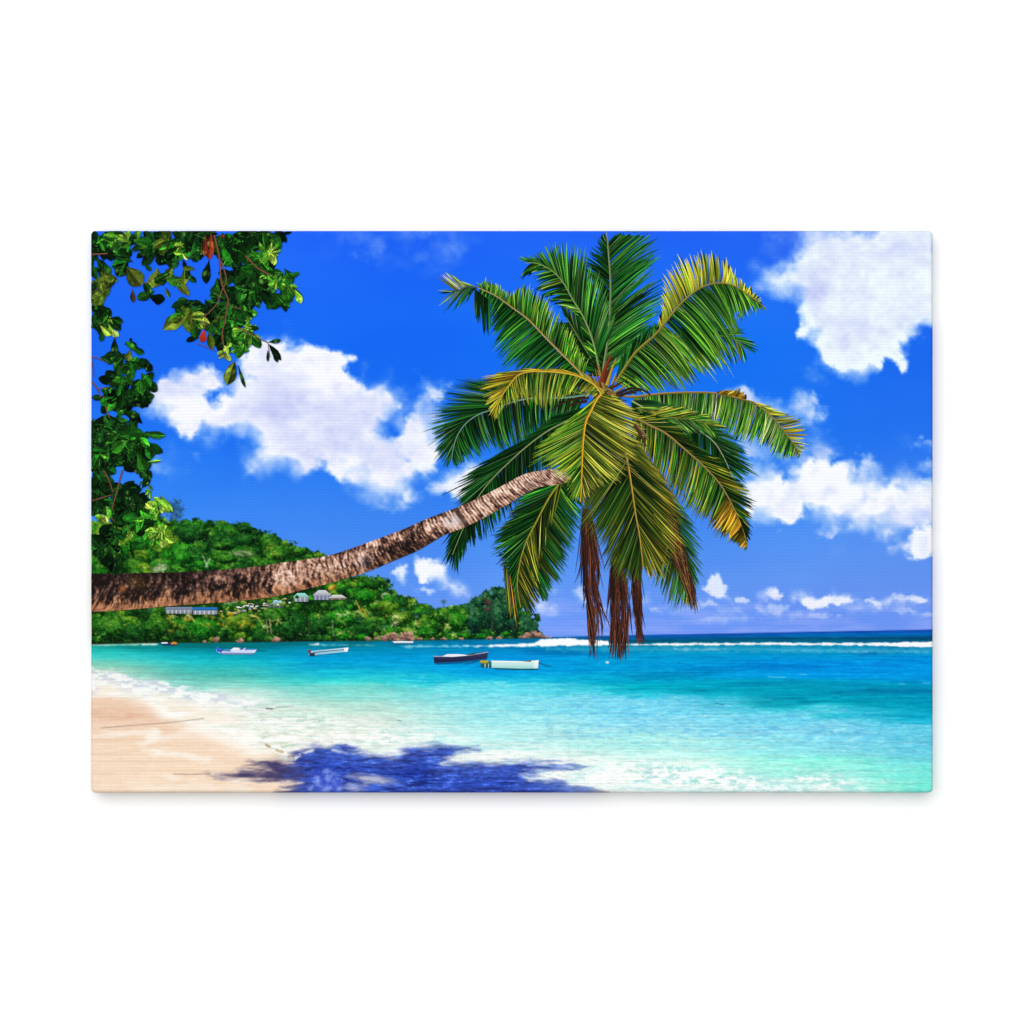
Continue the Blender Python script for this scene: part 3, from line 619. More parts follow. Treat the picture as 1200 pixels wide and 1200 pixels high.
DK = [((8, 44, 14), 3), ((14, 62, 20), 3), ((26, 84, 26), 2), ((6, 28, 10), 2)]
MD = [((20, 96, 30), 3), ((40, 124, 36), 3), ((10, 58, 22), 2.5), ((90, 162, 46), 1.3), ((4, 30, 12), 1.8)]
LG = [((66, 146, 38), 3), ((112, 178, 46), 3), ((32, 110, 32), 2.4), ((160, 198, 66), 1.5), ((10, 52, 14), 2)]
YG = [((150, 164, 40), 3), ((186, 184, 54), 2.5), ((110, 140, 36), 3), ((64, 92, 22), 2), ((214, 202, 84), 1.3), ((30, 54, 12), 1.3)]
YL = [((222, 200, 52), 3), ((200, 184, 46), 3), ((170, 176, 48), 2), ((236, 214, 90), 1.4), ((120, 140, 36), 1.2)]
OL = [((62, 84, 20), 3), ((98, 110, 28), 2), ((34, 58, 16), 3), ((150, 146, 46), 1.4), ((18, 34, 10), 3), ((186, 166, 60), .8)]
TL = [((22, 96, 70), 2), ((40, 120, 92), 1.5), ((14, 66, 46), 3), ((10, 48, 24), 3), ((60, 130, 60), 1)]
OC = [((206, 150, 34), 3), ((186, 130, 30), 2.5), ((150, 130, 30), 2), ((226, 170, 60), 1.5), ((90, 84, 20), 1.5)]
BR = [((78, 42, 30), 3), ((56, 32, 28), 3), ((98, 56, 38), 1.6), ((36, 22, 22), 2.4), ((124, 76, 54), .5)]

trunk_first = Layer()
palm = None
FR = []
def frond(seed, rach, A=None, B=None, nA=60, nB=60, pA=MD, pB=MD, rc=(96, 120, 50), rw=(3.4, 1.4), back=DK, kA={}, kB={}, label=None, rachis=True, name='frond', bk=.8):
    rnd = random.Random(seed); L = Layer(True); R = catmull(rach, 120); L.span = 1.0e-5
    for tips, n, kk in ((A, nA, kA), (B, nB, kB)):
        if tips is not None and back is not None:
            k2 = dict(kk); k2.pop('tipcol', None); k2['shrink'] = .93; k2['hilite'] = 0; k2['gaps'] = .12; k2['w0'] = kk.get('w0', 2.5) * 1.35; k2['dens'] = 1.0
            side(L, R, tips, int(n * bk), back, rnd, **k2)
    L.base = 1.2e-5; L.span = 2.2e-5
    if A is not None: side(L, R, A, nA, pA, rnd, **kA)
    if B is not None: side(L, R, B, nB, pB, rnd, **kB)
    if rachis:
        P = R; T = np.gradient(P, axis=0); T /= np.hypot(T[:, 0], T[:, 1])[:, None] + 1e-9
        N = np.c_[-T[:, 1], T[:, 0]]; w = np.linspace(rw[0], rw[1], len(P))[:, None] / 2 * .8
        L.base = 3.8e-5; L.span = 0
        L.strip(P - N * w, P + N * w * .1, np.array(rc) * 1.12, np.array(rc) * 1.0); L.strip(P + N * w * .1, P + N * w, np.array(rc) * .62, np.array(rc) * .8)
    FR.append((name, L, label))

# ---- palm crown, back to front
# far frond behind the centre (fills between B and C)
frond(101, [(705, 440), (690, 415), (676, 392), (664, 372)], [(700, 400), (690, 372), (670, 356), (656, 360)], [(690, 440), (672, 420), (655, 405), (650, 380)], 46, 46, DK, DK, label='dark frond half hidden behind the crown')
# C: upright, runs off the top
frond(102, [(706, 440), (709, 420), (712, 400), (715, 362), (715.5, 330), (713.5, 300), (711, 268)],
      [(694, 436), (688, 408), (684, 380), (690, 352), (700, 338), (684, 316), (686, 304), (697, 288), (706, 272)],
      [(738, 420), (752, 396), (768, 374), (778, 352), (774, 334), (760, 318), (770, 302), (768, 284), (762, 270), (740, 262)],
      86, 92, DK + [((40, 96, 36), 1.5), ((60, 110, 44), .6)], MD + [((90, 150, 60), 1)], (120, 140, 90), (3.6, 2.2), kA=dict(hilite=.06), kB=dict(hilite=.10, tipcol=(60, 130, 90)), label='upright frond cut off by the top edge of the print')
# B
frond(103, [(704, 440), (695, 400), (684, 372), (672, 352), (660, 331), (648, 318), (636, 311), (626, 308), (616, 308)],
      [(722, 380), (704, 336), (690, 312), (684, 296), (676, 291), (666, 290), (654, 289), (642, 288), (624, 300), (608, 302)],
      [(690, 420), (682, 384), (670, 362), (650, 357), (640, 349), (630, 344), (629, 328), (622, 318), (609, 328)],
      80, 76, MD + [((90, 160, 50), 1.6)], LG + DK, (130, 160, 90), (3, 1.2), kA=dict(rr=(.1, .95), g=1.15, hilite=.12, tipcol=(110, 170, 80)), kB=dict(rr=(.1, .95), g=1.15, hilite=.05), label='green frond with a notched fan tip left of the upright frond')
# A
frond(104, [(690, 446), (678, 434), (664, 420), (640, 396), (620, 375), (600, 360), (580, 346), (558, 336)],
      [(690, 425), (678, 408), (664, 380), (652, 364), (644, 353), (634, 345), (622, 337), (612, 334), (596, 343), (584, 333), (570, 329), (560, 332)],
      [(668, 446), (640, 446), (620, 441), (607, 434), (592, 427), (581, 411), (578, 397), (576, 384), (577, 371), (572, 356), (562, 346)],
      84, 96, LG, MD + [((16, 70, 24), 3)], (170, 150, 90), (3.4, 1.6), kA=dict(g=1.05, rr=(.04, .97), hilite=.06, tipcol=(160, 190, 60)), kB=dict(g=1.05, rr=(.04, .97), sag=-.02, hilite=.05, tipcol=(40, 110, 60)), label='long frond reaching out to the upper left')
frond(105, [(560, 337), (552, 336), (544, 337), (536, 342)], [(546, 334), (532, 326), (519, 319), (515, 326)], [(550, 348), (538, 358), (526, 364), (518, 350), (513, 338)], 12, 16, [((150, 150, 80), 2), ((90, 130, 60), 2), ((190, 190, 150), 1)], TL + [((130, 170, 80), 1.5)], (60, 90, 90), (1.6, .8), back=None, kA=dict(g=1, rr=(0, 1), bend=.05, hilite=.3), kB=dict(g=1, rr=(0, 1), bend=.05, hilite=.25), label='broken tip of the upper left frond')
frond(106, [(556, 338), (566, 346), (574, 352)], [(556, 372), (561, 378), (566, 382), (568, 392), (574, 388)], None, 16, 0, DK, DK, back=None, rachis=False, kA=dict(g=1, rr=(0, 1), bend=0, sag=0), label='dark drooping leaflets near the broken tip')
# D2 behind D
frond(107, [(742, 432), (770, 412), (812, 396), (845, 394), (864, 400), (878, 414)], [(780, 396), (830, 380), (860, 382), (876, 392), (884, 404), (884, 414)], [(770, 440), (800, 440), (830, 434), (848, 428), (862, 425), (875, 422)], 44, 50, TL + LG, OL + LG, (110, 130, 60), (2.4, 1), kA=dict(hilite=.12), kB=dict(hilite=.1), label='short teal-tipped frond below the yellow fan')
# D lower leaflets & upper fan
frond(125, [(722, 448), (746, 412), (768, 392), (786, 370), (800, 354)], [(730, 412), (744, 398), (760, 384), (774, 376), (776, 362)], None, 44, 0, DK + MD, MD, (140, 130, 50), (3, 3), back=DK, kA=dict(g=1, rr=(0, .8)), label='dark leaflets at the foot of the yellow fan frond')
frond(108, [(722, 448), (733, 430), (746, 412), (768, 392), (786, 370), (800, 354), (820, 338), (840, 332), (860, 335), (880, 348), (897, 361)],
      [(772, 376), (775, 364), (777, 350), (778, 327), (787, 313), (799, 303), (816, 298), (832, 296), (841, 299), (852, 305), (858, 320), (866, 326), (892, 352)],
      [(740, 462), (766, 460), (792, 458), (812, 452), (824, 440), (846, 430), (856, 410), (866, 394), (862, 380), (870, 374), (880, 366), (890, 363), (898, 362)],
      60, 110, [((190, 200, 56), 3), ((150, 184, 50), 2), ((226, 214, 64), 3), ((90, 140, 40), 1)], LG + [((30, 90, 30), 3), ((12, 56, 20), 2)], (140, 130, 50), (4.2, 1.2), back=DK,
      kA=dict(g=1.0, rr=(.34, .95), hilite=.0, tipcol=(236, 220, 60), fold=.25), kB=dict(g=1.15, rr=(.0, .95), hilite=.16, sag=.05, tipcol=(120, 160, 50)), label='frond with a yellow fan of leaflets at the upper right')
# E
frond(109, [(716, 462), (740, 465), (760, 463), (780, 461), (810, 460), (840, 461), (870, 468), (886, 473), (904, 488), (916, 502), (930, 520), (938, 533)],
      None, [(744, 486), (760, 492), (798, 500), (826, 502), (848, 506), (868, 518), (886, 517), (898, 526), (912, 535), (922, 536), (936, 536)], 0, 130, OL, LG + [((150, 176, 100), 2), ((200, 208, 160), 1)], (150, 126, 54), (3.6, 1.4), back=DK,
      kB=dict(g=1, rr=(.1, .99), sag=-.02, hilite=.22, jit=3), label='arched frond stretching to the right')
frond(110, [(838, 461), (855, 463), (873, 468)], [(846, 459), (858, 457), (868, 456), (874, 465)], None, 14, 0, OC, OC, rachis=False, back=None, kA=dict(g=1, rr=(0, 1), w0=4, hilite=0), label='folded ochre leaflets on top of the right frond')
frond(111, [(884, 472), (904, 488), (916, 502), (930, 520), (936, 530)], [(902, 477), (924, 486), (940, 494), (943, 508), (944, 524), (937, 533)], None, 24, 0, YL + YG, YL, (150, 130, 60), (2, 1), back=None, kA=dict(g=1, rr=(0, 1), hilite=.05), label='yellow leaflets at the tip of the right frond')
# F
frond(112, [(740, 470), (770, 486), (800, 496), (824, 508), (838, 520), (848, 536), (856, 554), (861, 568)],
      [(770, 470), (800, 480), (830, 492), (852, 506), (866, 522), (878, 540), (882, 552), (872, 566)],
      [(740, 500), (764, 520), (790, 536), (815, 545), (836, 556), (852, 566), (860, 572)], 66, 60, DK + [((40, 100, 40), 2)], DK, (150, 170, 120), (2.6, 1), kA=dict(hilite=.1, tipcol=(60, 110, 70)), kB=dict(), label='dark frond fanning out below the right frond')
frond(113, [(745, 478), (775, 488), (810, 492), (840, 500)], [(770, 480), (800, 478), (830, 488), (850, 500)], [(760, 500), (790, 510), (820, 508), (845, 516)], 42, 42, YG + LG, LG + MD, (110, 120, 50), (2, 1), back=DK, kA=dict(hilite=.15), kB=dict(hilite=.2), label='short yellow-green frond under the right frond')
# G
frond(114, [(742, 488), (760, 498), (780, 508), (804, 528), (824, 546), (844, 568), (860, 596), (870, 620), (876, 640)],
      [(760, 482), (800, 502), (828, 534), (848, 540), (860, 560), (874, 572), (881, 586), (881, 602), (879, 618), (877, 636)],
      [(742, 520), (756, 540), (780, 566), (796, 588), (806, 600), (824, 607), (832, 620), (846, 627), (864, 637), (874, 644)], 84, 104, OL + DK + [((190, 180, 50), .8)], OL + LG + [((20, 60, 20), 3)], (150, 130, 70), (3.4, 1.2), back=DK,
      kA=dict(hilite=.04), kB=dict(g=1.15, rr=(0, .95), sag=0, hilite=.10, tipcol=(150, 130, 40)), label='large frond drooping to the lower right')
frond(115, [(852, 584), (860, 597), (868, 614), (875, 638)], None, [(836, 612), (848, 624), (862, 635), (872, 643)], 0, 24, OC, OC, rachis=False, back=None, kB=dict(g=1, rr=(0, 1), w0=4, hilite=0, sag=0), label='orange leaflets at the tip of the lower right frond')
# N lower right behind M
frond(116, [(750, 540), (772, 580), (788, 618), (802, 652), (812, 690)],
      [(776, 560), (796, 590), (812, 612), (817, 634), (820, 656), (819, 676), (814, 704)], [(752, 600), (756, 640), (762, 676), (776, 692), (788, 706), (796, 712), (808, 708)], 56, 64, TL + DK, TL + OL, (90, 96, 40), (2.6, 1), back=DK, kA=dict(hilite=.14, tipcol=(90, 150, 120)), kB=dict(hilite=.08, tipcol=(110, 140, 60)), label='teal-edged frond hanging behind the brown one')
# J
frond(117, [(690, 462), (660, 466), (630, 466), (604, 470), (576, 480), (560, 486), (546, 496), (536, 510), (531, 526), (529, 540)],
      [(650, 450), (610, 452), (580, 450), (556, 446), (534, 452), (522, 470), (512, 488), (508, 504), (509, 522), (514, 538), (526, 548)],
      [(676, 484), (660, 494), (646, 503), (634, 511), (620, 519), (606, 524), (590, 528), (574, 528), (558, 534), (546, 538), (534, 548)], 90, 110, DK + [((40, 100, 50), 1.5), ((90, 150, 60), .6)], MD + DK + [((110, 160, 60), .5)], (110, 150, 130), (3, 1.2), back=DK,
      kA=dict(hilite=.08, tipcol=(50, 100, 70)), kB=dict(g=1.08, rr=(.02, .96), sag=-.02, hilite=.05, tipcol=(60, 140, 110), gaps=.12), label='green frond curling down at the far left')
# K
frond(118, [(700, 474), (666, 492), (640, 506), (616, 524), (596, 542), (576, 562), (558, 586), (544, 616), (530, 650)],
      [(668, 484), (640, 494), (612, 518), (586, 533), (568, 543), (554, 552), (538, 563), (535, 574), (536, 588), (534, 606), (522, 640), (524, 668)],
      [(690, 510), (664, 532), (644, 552), (630, 566), (612, 584), (602, 596), (586, 612), (570, 628), (556, 634), (546, 642), (538, 662), (532, 672)], 92, 96, DK, DK + [((26, 90, 36), 2)], (130, 150, 90), (2.6, 1), back=DK, kA=dict(hilite=.03), kB=dict(g=1.1, rr=(.02, .96), hilite=.04, sag=0), label='dark frond passing behind the trunk')
# L back and L front
frond(119, [(672, 556), (655, 566), (640, 592), (632, 620), (630, 644), (628, 672), (632, 700)],
      [(650, 560), (618, 576), (602, 596), (590, 616), (584, 630), (584, 648), (594, 670), (604, 690)],
      [(690, 570), (684, 590), (678, 612), (672, 632), (666, 648), (660, 668), (652, 680), (644, 690), (638, 706)], 70, 92, DK + OL[:2], MD + DK + OL[:2], (130, 130, 40), (3, 1.2), back=DK, kA=dict(hilite=.03), kB=dict(hilite=.06, tipcol=(40, 100, 60)), label='broad hanging frond right under the trunk')
frond(120, [(660, 560), (644, 582), (628, 612), (616, 636), (609, 660), (606, 686), (610, 712)],
      [(630, 566), (606, 590), (592, 612), (583, 628), (578, 642), (584, 654), (590, 668), (594, 690), (597, 712), (604, 728)],
      [(650, 596), (642, 620), (636, 640), (632, 660), (632, 684), (630, 706), (622, 726)], 76, 56, DK + MD, OL + [((120, 130, 30), 2)], (150, 146, 48), (3, 1.2), back=DK, kA=dict(hilite=.06), kB=dict(hilite=.03, sag=0), label='hanging frond with a browning tip beside the headland')
frond(121, [(590, 660), (596, 672), (600, 684)], [(594, 706), (598, 722), (602, 712), (606, 730)], None, 22, 0, OL + BR + OC[:1], OC, rachis=False, back=None, kA=dict(g=1, rr=(0, 1), bend=0, sag=0), label='brown drooping leaflets at the lower left of the crown')

# dead brown fronds: bundles of limp strands
def dead(seed, env, n, label, pal=BR):
    rnd = random.Random(seed); L = Layer(True); L.span = 4e-5
    E = np.array(env, float); ys, xl, xr = E[:, 0], E[:, 1], E[:, 2]
    for i in range(n):
        q = rnd.random(); ya = ys[0] + (ys[-1] - ys[0]) * max(0, rnd.uniform(-.5, .72)); yb = min(ys[-1], ya + rnd.uniform(30, 80)) + rnd.gauss(0, 3)
        if yb - ya < 8: continue
        t = np.linspace(0, 1, 14); y = ya + (yb - ya) * t; q2 = q + rnd.gauss(0, .16); fl = rnd.gauss(0, 3.0) * t ** 2.2
        qq = q + (q2 - q) * t; xe = lambda yy, w_: np.interp(yy, ys, xl) * (1 - w_) + np.interp(yy, ys, xr) * w_
        x = (.72 * (xe(ya, q) * (1 - t) + xe(yb, q2) * t) + .28 * xe(y, qq)) + fl
        w = rnd.uniform(.6, 1.6) * (np.minimum(1, .4 + t * 2) * (1 - t ** 3) + .1) / 2; c = pick(pal, rnd) * rnd.uniform(.6, 1.25)
        L.strip(np.c_[x - w, y], np.c_[x, y], c * .7); L.strip(np.c_[x, y], np.c_[x + w, y], c * 1.2); L.next()
    FR.append(('dead_frond', L, label))
dead(131, [(596, 683, 690), (607, 682, 693), (620, 681, 697), (640, 681, 699), (660, 681.5, 702), (680, 682, 701), (690, 682, 697), (700, 686, 700), (715, 687, 706), (730, 687, 711), (740, 688, 710), (750, 691, 704), (760, 694, 702), (770, 696, 699)], 210, 'dead brown frond hanging lowest, on the left')
dead(132, [(646, 718, 724), (660, 716, 726), (670, 714, 728), (680, 715, 737), (700, 715, 738), (720, 716, 738), (735, 716, 736), (745, 717, 735), (755, 718, 734), (772, 716, 733)], 210, 'dead brown frond hanging in the middle')
dead(133, [(660, 739, 750), (676, 738, 751), (690, 740, 751), (710, 743, 751), (725, 745, 751), (752, 747, 754)], 100, 'dead brown frond hanging right of the middle one')
dead(134, [(590, 774, 786), (606, 777, 792), (620, 780, 796), (640, 784, 798), (660, 790, 806), (680, 796, 811), (700, 806, 815), (714, 811, 817)], 140, 'dead brown frond lying over the lower right leaves', BR + [((150, 120, 60), 1)])
# M
frond(122, [(722, 500), (730, 520), (735, 540), (740, 570), (745, 604), (749, 626), (752, 650), (754, 668)],
      [(700, 540), (690, 570), (683, 592), (684, 610), (694, 626), (705, 642), (710, 656), (717, 668), (724, 678), (738, 680), (750, 680)],
      [(752, 520), (762, 540), (780, 564), (794, 588), (798, 606), (794, 622), (792, 640), (789, 656), (781, 668), (770, 678), (758, 670)], 110, 110, OL[:3] + DK + [((26, 64, 18), 3), ((120, 130, 40), .8)], OL + DK[:3] + [((160, 150, 48), 1.5), ((26, 64, 18), 2)], (190, 150, 60), (3, 1.4), back=[((24, 32, 10), 2), ((40, 46, 14), 2)],
      kA=dict(g=1.4, rr=(0, .86), hilite=.03, tipcol=(96, 104, 30)), kB=dict(g=1.4, rr=(0, .86), hilite=.05, tipcol=(196, 160, 50)), label='big olive frond hanging at the front of the crown')
# H
frond(123, [(704, 462), (699, 468), (692, 482), (686, 496), (683, 520), (682, 544), (681, 572), (680, 588)],
      [(694, 472), (676, 488), (648, 508), (630, 522), (626, 532), (632, 538), (644, 549), (650, 556), (660, 566), (668, 580), (677, 588)],
      [(726, 468), (746, 484), (752, 504), (746, 526), (737, 540), (735, 550), (722, 559), (706, 568), (692, 579), (682, 590)], 88, 96, YG + LG, YG + OL, (222, 170, 40), (3.6, 1.6), back=[((40, 54, 12), 2), ((70, 80, 22), 2)],
      kA=dict(g=1.45, rr=(0, .85), hilite=.10, tipcol=(150, 180, 40)), kB=dict(g=1.45, rr=(0, .85), hilite=.12, tipcol=(210, 190, 80)), label='sunlit yellow-green frond at the centre front')
# I
frond(124, [(706, 462), (696, 450), (682, 442), (664, 437), (644, 435), (624, 435), (608, 439), (596, 452), (586, 468), (579, 488)],
      [(690, 442), (660, 435), (630, 434), (600, 436), (580, 440), (566, 444), (565, 456), (567, 466), (570, 476), (577, 490)],
      [(698, 466), (686, 462), (670, 460), (656, 469), (644, 472), (637, 477), (628, 474), (612, 468), (590, 478), (580, 492)], 54, 92, YL + OC[:2] + YG, YG + OL + LG, (206, 170, 50), (3.6, 1.6), back=[((60, 70, 18), 2), ((90, 96, 30), 2)],
      kA=dict(rr=(.08, .92), hilite=.03), kB=dict(rr=(.02, .97), g=1.1, hilite=.10, tipcol=(190, 180, 60)), label='golden arched frond on the left side of the crown')

# ---- trunk
top = [(100, 672.5), (160, 671.5), (220, 670), (290, 665), (340, 658), (380, 652), (405, 645), (430, 636), (455, 627), (480, 617), (505, 606), (535, 595), (560, 584), (587, 570), (605, 560), (620, 554), (640, 550.5), (655, 549), (672, 543), (688, 527), (698, 500), (702, 476)]
bot = [(100, 717.5), (150, 714.5), (200, 710), (260, 706), (300, 702), (330, 697.5), (360, 690), (385, 684), (408, 677), (432, 669.5), (462, 657), (490, 645), (520, 627.5), (542, 619), (570, 605.5), (595, 591), (612, 580.5), (630, 571.5), (646, 569), (661, 566), (679, 559), (697, 543), (709, 514), (715, 480)]
n, m = 710, 48
A = catmull(top, n); B = catmull(bot, n)
v = np.linspace(0, 1, m)
P = A[:, None] * (1 - v[None, :, None]) + B[:, None] * v[None, :, None]
U = np.repeat(np.arange(n, dtype=float)[:, None], m, 1); Vv = np.repeat(v[None], n, 0)
thick = np.hypot(*(B - A).T)[:, None]
Yc = Vv * thick
wob = fbm(U / 26, Yc / 14, 4, 901) * 2.6
# bark runs round the stem in shallow arcs
ph = U - 0.016 * (Yc - thick * .5) ** 2 * np.interp(U, [0, 300, 620], [-.2, .5, 1.2]) + np.interp(U, [0, 260, 620], [.8, .35, -.2]) * (Yc) * .6
r1 = fbm((ph + wob) / 7, Yc / 26, 4, 902, .6); r2 = fbm((ph + wob) / 3.0, Yc / 10, 3, 903, .65); r3 = fbm(U / 5, Yc / 5, 4, 904, .65); patch = fbm(U / 40, Yc / 22, 4, 905, .6)
r4 = fbm((ph + wob) / 1.7, Yc / 5.5, 3, 911, .7); r5 = fbm(U / 2.2, Yc / 2.2, 3, 912, .7)
amp = np.interp(U, [0, 190, 250, 620], [.72, .78, 1, 1])
tone = .37 + amp * (.20 * r1 + .30 * r2 + .20 * r3 + .28 * r4 + .22 * r5)
tone = tone + np.interp(U, [0, 200, 240, 300, 360, 400, 430, 470, 600], [-.20, -.17, .12, .19, .01, -.12, -.02, .19, .24])
ring = np.sin((ph + wob * .5) * 2 * math.pi / np.interp(U, [0, 300, 420, 620], [17, 10, 7, 5.4])); tone = tone + np.interp(U, [0, 240, 400, 480, 620], [.02, .05, .10, .16, .2]) * ring - np.interp(U, [0, 300, 440, 620], [0, .05, .2, .3]) * sstep(.45, .95, -ring + .3 * r5)
tone = tone + .22 * sstep(.1, .9, patch)
dkp = sstep(.05, .7, -patch) * np.interp(U, [0, 230, 330, 430, 470, 620], [.55, .3, .5, .6, .2, .05]); tone = tone - .35 * dkp
tone = tone * (1 - .28 * sstep(.28, 0, Vv) * np.interp(U, [0, 200, 260, 620], [1, 1, .3, .2])) 
tone = tone + sstep(200, 300, U) * (.10 * np.exp(-((Vv - .3) / .22) ** 2) - .20 * sstep(.72, 1, Vv))
stops = np.array([(26, 20, 21), (66, 50, 48), (122, 92, 82), (182, 144, 128), (216, 190, 176), (240, 228, 222)], float)
tt = np.clip(tone, 0, 1) * 5; ti = np.minimum(tt.astype(int), 4); tf = (tt - ti)[..., None]
tc = stops[ti] * (1 - tf) + stops[ti + 1] * tf
# warm bounce-coloured lower edge
og = sstep(.56, .98, Vv + .16 * r1 + .16 * r2 + .12 * r4) * np.interp(U, [0, 220, 300, 400, 620], [.9, .85, .6, .25, .2])
warm = mixc(np.array([112., 64, 46]), np.array([222., 158, 112]), np.clip(.5 + .4 * r2 + .25 * r3 + .35 * r4, 0, 1))
tc = tc * np.array([1.05, 1.0, .95]); tc = mixc(tc, warm, og)
tc = mixc(tc, np.array([190., 110, 50]), .7 * np.exp(-(((U - 46) / 4) ** 2 + ((Vv - .42) / .1) ** 2)))
tc = mixc(tc, np.array([120., 90, 30]), .35 * np.exp(-(((U - 64) / 10) ** 2 + ((Vv - .25) / .2) ** 2)))
wp = np.exp(-(((U - 458) / 9) ** 2 + ((Vv - .55) / .3) ** 2)) + .6 * np.exp(-(((U - 340) / 8) ** 2 + ((Vv - .6) / .25) ** 2))
tc = mixc(tc, np.array([226., 216, 220]), np.clip(wp * (.7 + .5 * r2), 0, .85))
tc = mixc(tc, np.array([50., 38, 36]), .8 * np.exp(-(((U - 470) / 3.5) ** 2)) + .6 * np.exp(-(((U - 562) / 4) ** 2 + ((Vv - .75) / .2) ** 2)))
tc = mixc(tc, np.array([104., 72, 52]), sstep(596, 640, U) * .7)
tv = P.reshape(-1, 2); ii = np.arange(n * m).reshape(n, m)
tq = np.stack([ii[:-1, :-1], ii[:-1, 1:], ii[1:, 1:], ii[1:, :-1]], -1).reshape(-1, 4)

# build order: fronds behind the trunk, trunk, fronds in front
def build_palm():
    global palm
    order_front = {'H', 'I'}
    behind = FR[:-2]; front = FR[-2:]
    objs = [(L.build(nm, None, lb)) for nm, L, lb in behind]
    lift = LIFT[0]; LIFT[0] += 26e-6
    x, y, z = to_world(tv[:, 0], tv[:, 1], 0)
    keep = (tv[:, 0] >= X0 - .8)
    t = new_mesh('printed_palm_tree', np.c_[x, y - lift, z], tq, np.clip(tc, 0, 255).reshape(-1, 3), INK, root)
    t['label'] = 'printed palm leaning in from the left, ringed brown trunk'
    # fibre and stalks at the heart of the crown
    L = Layer(); rn = random.Random(5)
    for i in range(26):
        a = rn.uniform(-2.6, -.4); l = rn.uniform(12, 34); x0, y0 = 709 + rn.uniform(-6, 6), 460 + rn.uniform(-4, 4)
        c = rn.choice([(120, 60, 30), (150, 110, 50), (170, 150, 70), (90, 50, 30), (60, 60, 24), (190, 170, 100)])
        ribbon(L, [(x0, y0), (x0 + math.cos(a) * l * .5, y0 + math.sin(a) * l * .5), (x0 + math.cos(a) * l, y0 + math.sin(a) * l)], 3.4, 1, c, np.array(c) * .6)
    ribbon(L, [(705, 448), (710, 430), (717, 416)], 7, 2, (140, 60, 34), (90, 36, 24))
    ribbon(L, [(711, 452), (716, 436), (722, 420)], 4, 1, (200, 170, 60), (130, 110, 40))
    for p in [[(722, 462), (740, 455), (756, 458), (762, 463)], [(722, 466), (738, 459), (752, 457)], [(718, 470), (730, 462), (746, 460)], [(690, 466), (672, 468), (656, 474), (646, 482)], [(688, 470), (670, 474), (660, 484)]]:
        ribbon(L, p, 3.4, 1.4, (60, 40, 30), (36, 26, 22))
    for i in range(14):
        x0, y0 = rn.uniform(694, 716), rn.uniform(456, 468)
        L.poly([(x0 - 5, y0), (x0, y0 - 3), (x0 + 5, y0), (x0, y0 + 4)], rn.choice([(214, 200, 150), (120, 90, 50), (60, 60, 20), (180, 160, 70), (40, 40, 16)]))
    L2 = Layer(); ribbon(L2, [(744, 498), (750, 508), (757, 523)], 5, 2, (96, 60, 40), (50, 34, 26)); ribbon(L2, [(745, 497), (754, 508), (760, 516)], 3, 2, (150, 120, 80), (70, 50, 36))
    hb = L.build('crown_heart', t, 'fibrous brown and cream heart of the palm crown')
    fr = [(L.build(nm, None, lb)) for nm, L, lb in front]
    L2.build('flower_sheath', t, 'brown dry flower sheath between the right fronds')
    for o in objs + fr: o.parent = t
    return t
palm = build_palm()

# ---- houses on the hill
def quad(L, x0, y0, x1, y1, c, c2=None): L.poly([(x0, y0), (x1, y0), (x1, y1), (x0, y1)], c, c2)
def house(x0, x1, yt, ym, yb, roof, wall, label, hip=.18, wins=3, parent=None):
    L = Layer(); W_ = x1 - x0
    quad(L, x0 + .6, ym - .3, x1 - .6, yb, np.array(wall) * .70, np.array(wall) * .58)
    k = max(wins, 1)
    for i in range(wins):
        a = x0 + 1.4 + (W_ - 2.8) * (i + .18) / k; quad(L, a, ym + .6, a + (W_ - 2.8) / k * .3, yb, np.array(wall) * .86)
    L.poly([(x0 - .8, ym + .4), (x0 + W_ * hip, yt), (x1 - W_ * hip, yt), (x1 + .8, ym + .4)], np.array(roof) * 1.08, np.array(roof) * .85)
    return L.build('printed_house', parent, label)
HL = PARTS[5]
house(194, 226, 711.3, 714, 719, (120, 132, 160), (210, 216, 232), 'long grey-roofed house under the trunk', .02, 6, HL)
house(226, 255, 711.6, 715, 720, (40, 110, 180), (225, 230, 240), 'long blue-roofed house under the trunk', .03, 5, HL)
house(312, 333, 703, 707, 712, (150, 206, 214), (120, 140, 150), 'pale teal roofed house above the round trees', .2, 3, HL)
house(344, 362, 695, 699.5, 705, (150, 214, 206), (214, 222, 236), 'small green roofed house close under the trunk', .25, 3, HL)
house(367, 388, 691.5, 697, 703, (196, 200, 206), (190, 196, 230), 'white house with a grey hipped roof', .3, 4, HL)
house(385, 406, 697, 700.5, 703, (206, 206, 204), (150, 140, 120), 'low house with a pale roof at the right end', .25, 2, HL)
L = Layer(); rn = random.Random(3)
for i in range(60):
    x, y = rn.uniform(256, 345), 0; y = np.interp(x, [256, 345], [717, 701]) + rn.uniform(-4, 4)
    quad(L, x, y, x + rn.uniform(2, 7), y + rn.uniform(.8, 2), rn.choice([(236, 238, 240), (214, 220, 230), (150, 160, 180), (120, 120, 110), (196, 176, 140), (60, 76, 50), (50, 90, 40)]))
L.build('printed_terrace', HL, 'white terraces and steps between the houses')
L = Layer()
for i in range(34):
    x = rn.uniform(258, 350); y = np.interp(x, [258, 350], [716, 702]) + rn.uniform(-6, 7); r = rn.uniform(1.6, 4.2)
    c = np.array(rn.choice([(40, 96, 24), (90, 130, 36), (180, 160, 40), (30, 74, 20), (120, 150, 50)]), float)
    L.poly([(x + r * math.cos(a) * rn.uniform(.7, 1.3), y + r * .75 * math.sin(a) * rn.uniform(.7, 1.3)) for a in np.linspace(0, 6.28, 10)[:-1]], c * 1.25, c * .6)
L.build('printed_shrub', HL, 'green and yellow shrubs among the terraces')

